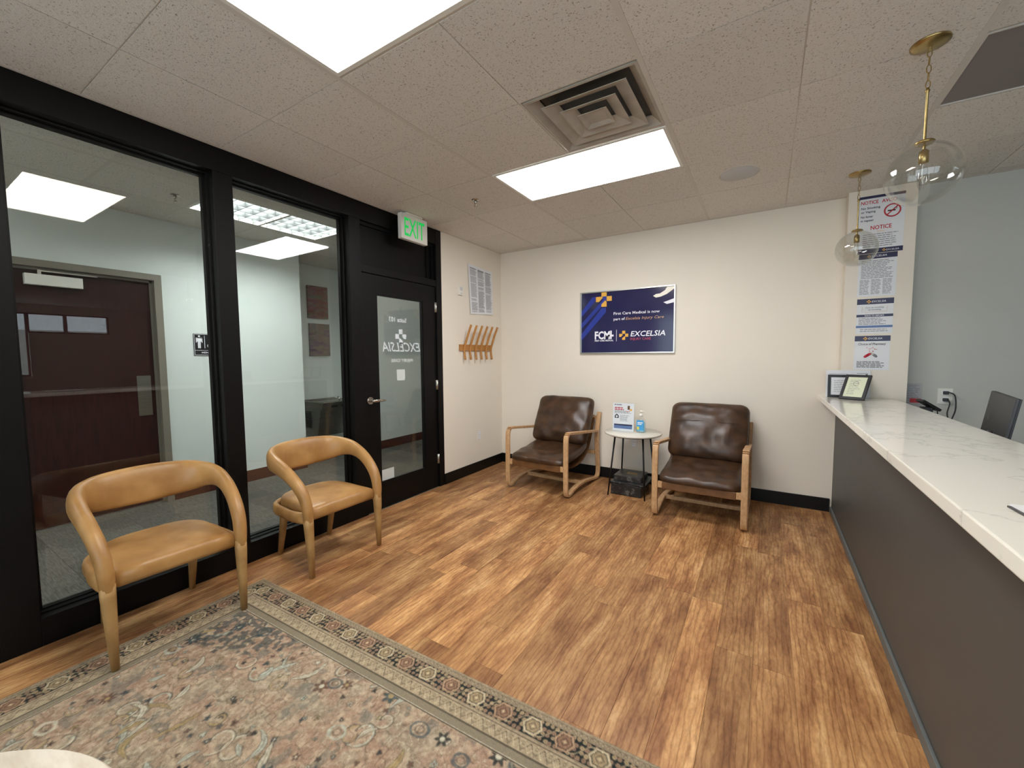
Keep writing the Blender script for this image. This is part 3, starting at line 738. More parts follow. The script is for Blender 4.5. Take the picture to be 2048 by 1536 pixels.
# blue diagonal bands: rectified from the photo (u,v)
b = B()
for l in ([(0, .62), (0, .71), (.155, .94), (.175, .96), (.12, .94)], [(0, .41), (0, .50), (.23, .86), (.285, .92), (.285, .86)], [(0, .20), (0, .315), (.235, .715), (.285, .75), (.285, .68)]):
    pass
spoly(b, [(0, .61), (0, .70), (.125, .93), (.165, .935), (.165, .87)])
spoly(b, [(0, .41), (0, .50), (.245, .87), (.245, .94), (.29, .94), (.29, .85)])
spoly(b, [(0, .21), (0, .32), (.235, .74), (.285, .745), (.285, .67)])
obj('blue_bands', b, 'blue_print', sg)
b = B()
spoly(b, [(.232, .955), (.292, .955), (.292, 1.0), (.232, 1.0)][:0] or [(.232, .93), (.292, .93), (.292, 1.0), (.232, 1.0)], .0129)
spoly(b, [(.292, .85), (.35, .85), (.35, .93), (.292, .93)], .0129)
spoly(b, [(.168, .845), (.205, .845), (.25, .915), (.235, .93), (.168, .93)], .0129)
spoly(b, [(.232, .76), (.292, .76), (.292, .84), (.276, .865), (.232, .80)], .0129)
obj('gold_emblem', b, 'gold_print', sg)
b = B(); spoly(b, [(.79, .875), (.82, .90), (.86, .905), (.91, .95), (.93, 1.0), (1.0, 1.0), (1.0, .965), (.93, .89), (.87, .855), (.82, .845)], .0129); obj('cream_swoosh', b, 'cream_print', sg)
b = B(); spoly(b, [(.895, .765), (.93, .735), (.965, .745), (1.0, .755), (1.0, .815), (.96, .795)], .0129); obj('white_swoosh', b, 'white_print', sg)
b = B()
X_, U_ = (1, 0, 0), (0, 0, 1)
def st(s, m_, u, v, h, w_, **k): return text(sg, s, m_, SP(u, v, .0132), X_, U_, h*Hh, w_*W, **k)
st('First Care Medical is now', 'white_print', .373, .615, .043, .488, bold=.01)
st('part of', 'white_print', .373, .525, .043, .125, bold=.01)
st('Excelsia Injury Care', 'tan_print', .507, .525, .043, .395, shear=.25)
st('FCM', 'white_print', .158, .225, .125, .175, bold=.035)
obj('lettering', spoly(spoly(B(), [(.318, .262), (.375, .262), (.375, .292), (.318, .292)], .0132), [(.337, .22), (.353, .22), (.353, .36), (.337, .36)], .0133), 'white_print', sg)
st('FIRST CARE MEDICAL', 'white_print', .158, .185, .024, .215, bold=.03)
obj('divider_line', spoly(B(), [(.405, .18), (.409, .18), (.409, .37), (.405, .37)], .0132), 'white_print', sg)
cross_logo(sg, 'gold_print', SP(.487, .275, .013), X_, U_, .098, (0, -1, 0))
st('EXCELSIA', 'white_print', .56, .255, .082, .36, shear=.2, bold=.012)
st('INJURY CARE', 'pink_print', .56, .195, .036, .215, bold=.01)

# ------------------------------------------------------------------ notices on the pilaster (plane y=-.112)
PY = -.1128
def sheet(label, x0, x1, z0, z1, tilt=0):
    t = thing('wall_notice', label, 'poster', ((x0+x1)/2, PY, z0))
    obj('sheet', box(B(), (x0, PY-.0008, z0), (x1, PY, z1)), 'white_paper', t); return t
PX = (1, 0, 0); PU = (0, 0, 1); PN = (0, -1, 0); py = PY-.0014
def bar(t, m_, x0, x1, z0, z1, name='printed_band'): return obj(name, box(B(), (x0, py+.0002, z0), (x1, py-.0001+.0004, z1)), m_, t)
n1 = sheet('no smoking or vaping notice at the top of the poster column on the pillar', 3.497, 3.772, 2.41, 2.615)
bar(n1, 'navy', 3.497, 3.772, 2.595, 2.615)
text(n1, 'NOTICE', 'red_print', (3.510, py-.0004, 2.552), PX, PU, .026, .105, bold=.02)
text(n1, 'AVISO', 'red_print', (3.635, py-.0004, 2.552), PX, PU, .026, .09, bold=.02)
for i, s in enumerate(('No Smoking', 'or Vaping', 'No fumar', 'ni vapear')): text(n1, s, 'navy', (3.512, py-.0004, 2.515-i*.029-(.008 if i > 1 else 0)), PX, PU, .016, (.115, .088, .075, .08)[i], bold=.02)
b = B(); c = Vector((3.70, py-.0006, 2.483)); sweep(b, [c+Vector((.046*math.cos(R(a)), 0, .046*math.sin(R(a)))) for a in range(0, 360, 12)], (.0055, .0008), 6, ref=(0, 1, 0), closed=True)
sweep(b, [c+Vector((-.032, 0, -.032)), c+Vector((.032, 0, .032))], (.0045, .0008), 6, ref=(0, 1, 0)); obj('prohibition_symbol', b, 'red_print', n1)
b = B(); box(b, c+Vector((-.028, .0002, -.006)), c+Vector((.018, .0006, .004))); sweep(b, [c+Vector((.02, 0, .004)), c+Vector((.026, 0, .014)), c+Vector((.018, 0, .022))], (.002, .0006), 6, ref=(0, 1, 0)); obj('cigarette_symbol', b, 'ink', n1)
n2 = sheet('white NOTICE sheet with navy foot band, second from top on the pillar', 3.503, 3.772, 2.168, 2.408)
bar(n2, 'navy', 3.503, 3.772, 2.168, 2.205)
text(n2, 'NOTICE', 'red_print', (3.575, py-.0004, 2.352), PX, PU, .030, .125, bold=.02)
text(n2, 'AVISO', 'gold_print', (3.615, py-.0004, 2.330), PX, PU, .010, .045)
text(n2, 'EXCELSIA', 'white_print', (3.675, py-.0004, 2.180), PX, PU, .012, .075, shear=.2)
cross_logo(n2, 'gold_print', (3.662, py-.0006, 2.187), PX, PU, .02, PN)
obj('fine_print', lines(B(), (3.53, py-.0003, 2.215), PX, PU, PN, .22, .108, 7, .005, .2, 3), 'ink_grey', n2)
n3 = sheet('text-filled sheet with navy heading under the NOTICE sheets on the pillar', 3.512, 3.744, 1.83, 2.165)
bar(n3, 'navy', 3.512, 3.744, 2.125, 2.165)
cross_logo(n3, 'gold_print', (3.575, py-.0006, 2.145), PX, PU, .022, PN)
text(n3, 'EXCELSIA', 'white_print', (3.592, py-.0004, 2.139), PX, PU, .014, .09, shear=.2)
obj('fine_print', lines(B(), (3.53, py-.0003, 1.97), PX, PU, PN, .195, .145, 12, .0045, .25, 5), 'ink_grey', n3)
for k in range(3): obj('fine_print', lines(B(), (3.525+k*.07, py-.0003, 1.845), PX, PU, PN, .06, .12, 12, .004, .2, 9+k), 'ink_grey', n3)
n4 = sheet('white sheet with a quote bubble and blue bands, above the pharmacy sheet', 3.515, 3.738, 1.535, 1.812)
bar(n4, 'navy', 3.515, 3.738, 1.768, 1.812); cross_logo(n4, 'gold_print', (3.588, py-.0006, 1.789), PX, PU, .026, PN)
text(n4, 'EXCELSIA', 'white_print', (3.606, py-.0004, 1.782), PX, PU, .015, .085, shear=.2)
text(n4, 'If you see something,', 'navy', (3.57, py-.0004, 1.738), PX, PU, .011, .11, shear=.2); text(n4, 'say something.', 'navy', (3.585, py-.0004, 1.72), PX, PU, .011, .08, shear=.2)
b = B(); q = py-.0004
sweep(b, [(3.548, q, 1.75), (3.548, q, 1.708), (3.57, q, 1.708), (3.574, q, 1.696), (3.59, q, 1.708), (3.70, q, 1.708), (3.70, q, 1.75)], (.0012, .0005), 4, ref=(0, 1, 0), smooth=False); obj('speech_bubble', b, 'tan_print', n4)
bar(n4, 'navy', 3.515, 3.738, 1.668, 1.688); text(n4, 'WAYS TO REPORT:', 'white_print', (3.565, py-.0004, 1.673), PX, PU, .01, .12, bold=.02)
obj('fine_print', lines(B(), (3.53, py-.0003, 1.605), PX, PU, PN, .185, .058, 5, .0045, .3, 15), 'ink_grey', n4)
bar(n4, 'pale_blue', 3.515, 3.738, 1.582, 1.60); obj('fine_print', lines(B(), (3.54, py-.0003, 1.548), PX, PU, PN, .17, .028, 2, .0045, .1, 16), 'ink_grey', n4)
n5 = sheet('Choice of Pharmacy sheet with red and white capsules, lowest on the pillar', 3.512, 3.730, 1.245, 1.518)
bar(n5, 'navy', 3.512, 3.730, 1.475, 1.518); cross_logo(n5, 'gold_print', (3.578, py-.0006, 1.496), PX, PU, .026, PN)
text(n5, 'EXCELSIA', 'white_print', (3.596, py-.0004, 1.489), PX, PU, .015, .085, shear=.2)
text(n5, 'Choice of Pharmacy', 'ink', (3.535, py-.0004, 1.444), PX, PU, .018, .17, shear=.15, bold=.01)
def capsule(cx, cz, a, m1, m2):
    for s, mm in ((-1, m1), (1, m2)):
        b = B(); d = Vector((math.cos(a), 0, math.sin(a))); c = Vector((cx, py-.0006, cz))
        sweep(b, [c, c+d*s*.02, c+d*s*.027, c+d*s*.031], [(.0105, .0008), (.0105, .0008), (.008, .0008), (.003, .0006)], 8, ref=(0, 1, 0)); obj('capsule_half', b, mm, n5)
capsule(3.598, 1.364, R(38), 'red_print', 'red_print'); capsule(3.632, 1.368, R(-42), 'white_plastic', 'ink_grey')
b = B(); rr = random.Random(3)
for k in range(14): disc(b, (3.59+rr.random()*.06, py-.0004, 1.39+rr.random()*.04), .003, PX, PU, PN, .0003, 6)
obj('granules', b, 'red_print', n5)
obj('fine_print', lines(B(), (3.53, py-.0003, 1.262), PX, PU, PN, .18, .055, 5, .0045, .2, 22), 'ink', n5)

# ------------------------------------------------------------------ reception counter
ct = thing('reception_counter', 'charcoal reception counter with a white quartz top along the right side', 'counter', (3.43, -1.75, 0))
obj('front_panel', box(B(), (3.424, -3.46, 0), (3.70, -.113, .977)), 'counter_front', ct)
obj('end_filler', box(B(), (3.424, -.1129, 0), (3.4312, -.001, .977)), 'counter_front', ct)
obj('base_trim', box(B(), (3.411, -3.46, 0), (3.4238, -.016, .05), .003), 'counter_trim', ct)
obj('countertop', box(B(), (3.298, -3.56, .978), (3.775, -.113, 1.018), .004), 'quartz', ct)
obj('countertop_end', box(B(), (3.298, -.1128, .9781), (3.4318, -.001, 1.0179), .003), 'quartz', ct)
dk = thing('work_desk', 'laminate work desk hidden behind the reception counter', 'desk', (4.2, -1.9, 0))
obj('desktop', box(B(), (3.71, -3.3, .70), (4.45, -.01, .74), .003), 'desk', dk)
for y in (-3.28, -.06): obj('leg_panel', box(B(), (3.72, y, 0), (4.43, y+.03, .70)), 'desk', dk)
# standing items on the counter
sh = thing('sign_holder', 'white landscape sheet in a clear stand at the wall end of the counter', 'sign', (3.47, -.13, 1.018))
mt = Matrix.Translation((3.335, -.150, 1.0195)) @ Matrix.Rotation(R(-8), 4, 'X')
b = B(); box(b, (0, 0, 0), (.285, .003, .222), 0, mt); obj('sheet', b, 'white_paper', sh)
b = B(); box(b, (-.002, .0034, 0), (.287, .005, .224), 0, mt); obj('clear_stand', b, 'clear', sh)
b = B(); box(b, (.20, -.0004, .196), (.27, 0, .199), 0, mt); box(b, (.02, -.0004, .19), (.14, 0, .192), 0, mt); box(b, (.255, -.0004, .182), (.268, 0, .192), 0, mt); o = obj('fine_print', b, 'ink', sh); o['kind'] = 'stuff'
def picture_frame(label, mtx, w, h, bw, paper, rows, seed, seal=False):
    t = thing('picture_frame', label, 'frame', mtx.translation, 0, 'black frames on the counter')
    b = B()
    for a in ((0, 0, w, bw), (0, h-bw, w, h), (0, bw, bw, h-bw), (w-bw, bw, w, h-bw)): box(b, (a[0], -.008, a[1]), (a[2], .008, a[3]), .0015, mtx)
    obj('frame', b, 'black_plastic', t)
    b = B(); box(b, (bw, -.003, bw), (w-bw, 0, h-bw), 0, mtx); obj('certificate', b, paper, t)
    b = B(); box(b, (.002, .0, .002), (w-.002, .007, h-.002), 0, mtx); obj('backing', b, 'black_plastic', t)
    b = lines(B(), (bw+.02, -.0036, bw+.02), (1, 0, 0), (0, 0, 1), (0, -1, 0), w-2*bw-.04, h-2*bw-.04, rows, .003, .6, seed); b.transform(mtx); obj('fine_print', b, 'ink_grey', t)
    if seal:
        b = B(); sweep(b, [(w/2+.016*math.cos(R(a)), -.0036, h/2+.03+.02*math.sin(R(a))) for a in range(0, 360, 20)], (.0016, .0004), 4, ref=(0, 1, 0), closed=True); b.transform(mtx); obj('seal', b, 'counter_trim', t)
    return t
picture_frame('black landscape certificate frame against the white sheet on the counter', Matrix.Translation((3.345, -.178, 1.0195)) @ Matrix.Rotation(R(-7), 4, 'X'), .24, .185, .02, 'white_paper', 7, 31)
picture_frame('small black frame with a cream certificate leaning back in front of the larger frame', Matrix.Translation((3.402, -.325, 1.0225)) @ Matrix.Rotation(R(-30), 4, 'Z') @ Matrix.Rotation(R(-31), 4, 'X'), .165, .215, .02, 'cream_paper', 9, 41, True)
# clipboard on the counter
cb = thing('clipboard', 'white papers with a dark edge lying at the near end of the counter', 'papers', (3.45, -3.15, 1.018))
mt = Matrix.Translation((3.392, -3.045, 1.0185)) @ Matrix.Rotation(R(4), 4, 'Z')
b = B(); box(b, (0, -.30, 0), (.225, 0, .004), .001, mt); obj('board', b, 'dark_plastic', cb)
b = B(); box(b, (.006, -.29, .0041), (.222, 0.004, .0075), 0, mt); obj('paper_stack', b, 'white_paper', cb)

# desk things: monitor, terminal, cords, notice
mn = thing('computer_monitor', 'dark grey back of a monitor behind the reception counter', 'monitor', (4.1, -.9, .74))
pA = Vector((4.0200, -0.9622, 1.1576)); dirm = Vector((math.sin(R(10.3)), math.cos(R(10.3)), 0))
nrm_ = Vector((math.cos(R(10.3)), -math.sin(R(10.3)), 0)); tl = Vector((-.16, 0, -1)).normalized(); tl = Vector((-nrm_.x*.14, -nrm_.y*.14, -1)).normalized()
q0 = pA; q1 = pA-dirm*.6; hgt = .33
nn = dirm.cross(tl).normalized(); nn = nn if nn.x > 0 else -nn
b = poly(B(), [q0, q1, q1+tl*hgt, q0+tl*hgt], nn*.012); bmesh.ops.bevel(b, geom=list(b.edges), offset=.003, segments=2, affect='EDGES'); obj('back_shell', b, 'dark_plastic', mn)
i_ = .004
b = poly(B(), [q0+nn*.0121-dirm*0, q1+nn*.0121, q1+tl*hgt+nn*.0121, q0+tl*hgt+nn*.0121], nn*.008); obj('screen', b, 'black_plastic', mn)
cen = (q0+q1)/2+tl*hgt*.6
b = B(); sweep(b, [cen-nn*.004, cen+tl*.12-nn*.03, Vector((cen.x-.02, cen.y, .76))], [(.03, .012), (.03, .012), (.035, .012)], 10, ref=tuple(nn)); obj('stand', b, 'dark_plastic', mn)
b = B(); box(b, (cen.x-.12, cen.y-.11, .7405), (cen.x+.08, cen.y+.11, .755), .004); obj('base', b, 'dark_plastic', mn)
lg = B(); c = q0-dirm*.12+tl*.14-nn*.0006
disc(lg, c, .018, tuple(dirm), tuple(tl), tuple(-nn), .0004, 20); obj('round_emblem', lg, 'counter_trim', mn)
tmn = thing('card_terminal', 'small black card terminal behind the counter beside the grey wall', 'terminal', (3.92, -.18, .74))
mt = Matrix.Translation((3.875, -.36, 1.025)) @ Matrix.Rotation(R(12), 4, 'Z') @ Matrix.Rotation(R(34), 4, 'Y')
b = B(); box(b, (0, 0, 0), (.125, .09, .02), .004, mt); obj('body', b, 'black_plastic', tmn)
b = B(); box(b, (.01, .01, .0202), (.07, .08, .021), 0, mt); obj('screen', b, 'dark_plastic', tmn)
b = B(); box(b, (3.88, -.34, .7405), (3.94, -.28, .985), .006); obj('stand', b, 'black_plastic', tmn)
for k, (dz, pts) in enumerate(((.027, [(4.083, -.02, 1.072), (4.10, -.04, 1.075), (4.125, -.055, 1.05), (4.13, -.06, .95), (4.11, -.06, .86), (4.09, -.06, .745)]), (-.027, [(4.083, -.02, 1.018), (4.092, -.035, 1.02), (4.10, -.05, .99), (4.088, -.055, .92), (4.095, -.06, .85), (4.08, -.06, .745)]))):
    t = thing('power_cord', ('black power cord from the upper socket behind the counter', 'black power cord from the lower socket behind the counter')[k], 'cord', (4.083, -.02, 1.045+dz), 0, 'power cords at the counter outlet')
    b = B(); sweep(b, smooth_path(pts, 6), .0045, 8); obj('cable', b, 'black_plastic', t)
    b = B(); box(b, (4.068, -.035, 1.045+dz-.013), (4.098, -.0125, 1.045+dz+.013), .004); obj('plug', b, 'black_plastic', t)
t = thing('looped_cable', 'thin black cable looping beside the card terminal behind the counter', 'cable', (3.95, -.15, .9))
b = B(); sweep(b, smooth_path([(3.94, -.20, .93), (3.97, -.16, .97), (4.01, -.12, .96), (4.025, -.10, .90), (4.02, -.10, .745)], 6), .0035, 8); obj('cable', b, 'black_plastic', t)
t = thing('taped_notice', 'faint text sheet with a red label taped to the grey wall by the pillar', 'poster', (3.9, -.005, .9))
obj('sheet', box(B(), (3.846, -.0052, .90), (3.955, -.0042, 1.14)), mat('grey_white_sheet', (176, 176, 178), .7), t)
obj('fine_print', lines(B(), (3.852, -.0056, .98), (1, 0, 0), (0, 0, 1), (0, -1, 0), .095, .15, 11, .004, .3, 50), 'ink_grey', t)
obj('red_label', box(B(), (3.885, -.0064, .985), (3.95, -.0056, 1.02)), 'red_print', t)

# ------------------------------------------------------------------ pendants
def pendant(loc, label):
    t = thing('pendant_light', label, 'pendant', loc, 0, 'brass and glass globe pendants')
    L = lambda n, bm, m_, p=None: obj(n, bm, m_, p or t, world=False)
    L('canopy', lathe(B(), [(0, -.016), (.012, -.016), (.05, -.012), (.0635, -.006), (.0635, 0)], seg=36), 'brass')
    b = B(); sweep(b, [(.006*math.cos(R(a)), 0, -.022+.008*math.sin(R(a))) for a in range(0, 360, 30)], .0016, 6, closed=True, ref=(0, 1, 0)); L('hook', b, 'brass')
    z = -.026
    for k in range(5):
        b = B(); hz = .017; wx = .007
        pts = []
        for a in range(0, 360, 24):
            c, s = math.cos(R(a)), math.sin(R(a)); pts.append((wx*c, 0, hz*s*(.85 if abs(s) > .5 else 1)+(.002 if s > 0 else -.002)))
        if k % 2: pts = [(0, p[0], p[2]) for p in pts]
        pts = [(p[0], p[1], p[2]+z-hz+.002) for p in pts]
        sweep(b, pts, .0018, 6, closed=True, ref=(0, 1, 0) if k % 2 == 0 else (1, 0, 0)); L('chain_link', b, 'brass'); z -= .0315
    z0 = z+.004
    b = B(); lathe(b, [(0, z0), (.004, z0), (.006, z0-.006), (.009, z0-.012), (.006, z0-.018), (.0048, z0-.02), (.0048, -.405), (.0048, -.44)], seg=16); L('stem', b, 'brass')
    L('globe_cap', lathe(B(), [(0, -.392), (.012, -.392), (.03, -.397), (.034, -.403), (.030, -.408), (0, -.408)], seg=28), 'brass')
    b = B(); prof = []
    cz = -.531; r = .126
    for k in range(25):
        a = R(104-14)*0+R(76)-R(166)*k/24*1.0
        prof.append((max(r*math.cos(a), 0) if k < 24 else 0, cz+r*math.sin(a)*(1.0)))
    prof[-1] = (0, cz-r)
    lathe(b, prof, seg=48); lathe(b, [(max(q[0]-.0035, 0), cz+(q[1]-cz)*.972) for q in prof], seg=48)
    L('globe', b, 'globe_glass')
    L('socket', lathe(B(), [(0, -.425), (.008, -.43), (.0165, -.438), (.0165, -.485), (.014, -.487), (0, -.487)], seg=24), 'brass')
    L('bulb', lathe(B(), [(.012, -.487), (.012, -.50), (.017, -.52), (.018, -.55), (.016, -.575), (.009, -.592), (0, -.597)], seg=20), 'globe_glass')
    b = B(); sweep(b, [(0, 0, -.49), (-.002, 0, -.53), (.002, 0, -.57)], .0022, 6); L('filament', b, 'white_plastic')
    return t
p1 = pendant((3.449, -1.98, H), 'large-looking glass globe pendant nearest the camera over the counter')
p2 = copy_tree(p1); place(p2, (3.437, -.53, H), R(20)); p2['label'] = 'glass globe pendant farther away, hanging before the notices on the pillar'

# ------------------------------------------------------------------ tub chairs (caramel leather)
def tub_chair(label):
    t = thing('armchair', label, 'chair', (0, 0, 0), 0, 'caramel leather hoop-back chairs by the glass')
    L = lambda n, bm, m_, p=None: obj(n, bm, m_, p or t, world=False)
    # seat shell outline: x forward, y sideways
    def outline(a, sx, sy, back):
        pts = []
        pts += [(a, -sy*1.0), (a, sy*1.0)]
        n = 16
        for k in range(n+1):
            th = math.pi*k/n  # from +y side round the back to -y side
            c, s = math.cos(th), math.sin(th)
            pts.append((-.02-abs(s)**.75*(back-.02), math.copysign(abs(c)**.62, c)*sy*1.03))
        return pts
    def slab(bm, pts, layers, smooth=True):
        cx = sum(p[0] for p in pts)/len(pts); rings = []
        for z, k in layers: rings.append([bm.verts.new((cx+(p[0]-cx)*(1-(1-k)), p[1]*k, z)) for p in pts])
        n = len(pts)
        for a, b in zip(rings, rings[1:]):
            for i in range(n):
                f = bm.faces.new((a[i], a[(i+1) % n], b[(i+1) % n], b[i])); f.smooth = smooth
        f = bm.faces.new(rings[0][::-1]); f = bm.faces.new(rings[-1]); f.smooth = smooth
        return bm
    op = outline(.246, 1, .232, .235)
    # denser front edge
    seat = slab(B(), [(.246, y) for y in (-.236, -.12, 0, .12, .236)]+op[2:], [(.352, .955), (.358, .985), (.372, 1.0), (.40, 1.0), (.418, .985), (.430, .95), (.437, .88), (.441, .72), (.443, .4), (.443, .1)])
    L('seat', seat, 'tan_leather')
    # shell rail hugging the seat
    rp = []
    for k in range(41):
        th = math.pi*k/40; c, s = math.cos(th), math.sin(th)
        rp.append((-.03-abs(s)**.75*.225, math.copysign(abs(c)**.6, c)*.262, .356+.006*abs(c)))
    rp = [(.235, .262, .372), (.14, .268, .364), (.05, .27, .360)]+rp+[(.05, -.27, .360), (.14, -.268, .364), (.235, -.262, .372)]
    b = B(); sweep(b, [Vector(p) for p in rp], [(.021, .036)]*len(rp), 12, ref=(0, 0, 1), power=2.6); L('seat_rail', b, 'tan_leather')
    # hoop: arms + back in one sweep
    half = [(.242, .264, .350, .026, .028), (.243, .266, .42, .029, .033), (.228, .270, .49, .030, .037), (.186, .276, .555, .031, .039), (.118, .284, .612, .031, .041), (.035, .290, .655, .032, .046),
            (-.06, .288, .682, .033, .056), (-.145, .262, .690, .034, .070), (-.205, .205, .686, .033, .088), (-.238, .115, .683, .031, .098), (-.248, 0, .682, .030, .102)]
    full = half+[(x, -y, z, a, c) for x, y, z, a, c in half[-2::-1]]
    sm = smooth_path(full, 5)
    refs = []
    for q in sm:
        f_ = min(1, max(0, (q[2]-.42)/.25))
        back = min(1, max(0, (.1-q[0])/.3))
        refs.append(Vector((1-f_-.22*back, 0, f_+.15)))
    b = B(); sweep(b, [Vector(q[:3]) for q in sm], [(q[3], q[4]) for q in sm], 18, ref=refs, power=2.3); L('backrest', b, 'tan_leather')
    # seams as thin piping lines near back corners
    # legs
    for s in (-1, 1):
        b = B(); sweep(b, [(.243, s*.264, .385), (.245, s*.264, .33), (.25, s*.262, .18), (.256, s*.260, 0)], [(.027, .027), (.0265, .0265), (.021, .021), (.0145, .0145)], 14, ref=(1, 0, 0), power=3); L('leg', b, 'tan_leather_leg')
        b = B(); sweep(b, [(-.165, s*.185, .36), (-.19, s*.187, .2), (-.235, s*.19, 0)], [(.025, .025), (.021, .021), (.0145, .0145)], 14, ref=(1, 0, 0), power=3); L('leg', b, 'tan_leather_leg')
    return t
ch = tub_chair('caramel leather armchair nearest the camera, its front legs on the rug')
place(ch, (.258, -3.634, .0058), R(-1.5))
c2 = copy_tree(ch); place(c2, (.283, -2.735, .001), R(0)); c2['label'] = 'caramel leather armchair beside the office door, clear of the rug'

# ------------------------------------------------------------------ sling chairs (brown leather cushions)
def cushion(path, width, thick, seed, wr=.006, nu=30, nv=26, sag=0, pinch=.0, edge=.35):
    """path: centre line in (y,z) from front/bottom to back/top; superelliptic pillow across x"""
    bm = B(); P = smooth_path(path, 8); P = [Vector((0, p[0], p[1])) for p in P]
    ln = [0]
    for a, b in zip(P, P[1:]): ln.append(ln[-1]+(b-a).length)
    def at(s):
        s *= ln[-1]
        for i in range(len(P)-1):
            if s <= ln[i+1]+1e-9: t = (s-ln[i])/(ln[i+1]-ln[i]); return P[i].lerp(P[i+1], t), (P[i+1]-P[i]).normalized()
        return P[-1], (P[-1]-P[-2]).normalized()
    top, bot = [], []
    def ss(t):  # cosine spacing
        return .5-.5*math.cos(math.pi*t)
    for i in range(nu+1):
        rt_, rb_ = [], []
        for j in range(nv+1):
            u = ss(i/nu); v = ss(j/nv); c, tg = at(u); n = Vector((0, -tg.z, tg.y))
            if n.z < 0: n = -n
            n = Vector((0, -tg.z, tg.y))
            x = (v-.5)*width
            prof = ((1-abs(2*u-1)**3.6)**edge)*((1-abs(2*v-1)**4.2)**edge) if 0 < u < 1 and 0 < v < 1 else 0
            corner = 1-.03*abs(2*v-1)**3*0
            q = Vector((x*3.1, u*2.6+seed*3.7, seed))
            w1 = noise.noise(Vector((q.x*3, q.y*2.2, q.z)))*wr*2.2+noise.ridged_multi_fractal(Vector((q.x*2.2, q.y*3.1, seed)), 1, 2, 3, 1, 2)*wr*.5*prof
            e = (1-prof)*noise.noise(Vector((x*9, u*9, seed+5)))*.006
            au, av = abs(2*u-1), abs(2*v-1); ku = max(0, (au-.8)/.2)**2; kv = max(0, (av-.8)/.2)**2
            base = c+Vector((x*(1-.055*ku+.012*math.sin(math.pi*u)), 0, 0))-tg*(math.copysign(1, u-.5)*.022*kv*au**3)+tg*e
            h = thick/2*prof
            rt_.append(bm.verts.new(base+n*(h+w1*prof-sag*prof*math.sin(math.pi*v)*math.sin(math.pi*u))))
            rb_.append(rt_[-1] if prof == 0 else bm.verts.new(base-n*h*.9))
        top.append(rt_); bot.append(rb_)
    for i in range(nu):
        for j in range(nv):
            for g_, fl_ in ((top, 0), (bot, 1)):
                q = [g_[i][j], g_[i+1][j], g_[i+1][j+1], g_[i][j+1]]
                if fl_: q = q[::-1]
                try: f = bm.faces.new(q); f.smooth = True
                except ValueError: pass
    ring_ = [v.co.copy() for v in top[0]]+[row[-1].co.copy() for row in top[1:]]+[v.co.copy() for v in top[-1][-2::-1]]+[row[0].co.copy() for row in top[-2:0:-1]]
    keep = [ring_[0]]
    for q in ring_[1:]:
        if (q-keep[-1]).length > .008: keep.append(q)
    global LAST_RING
    LAST_RING = keep
    return bm
def piping(path, width, r=.0045):
    pts = LAST_RING
    b = B(); sweep(b, pts, r, 6, closed=True, ref=(0, -.5, .8)); return b
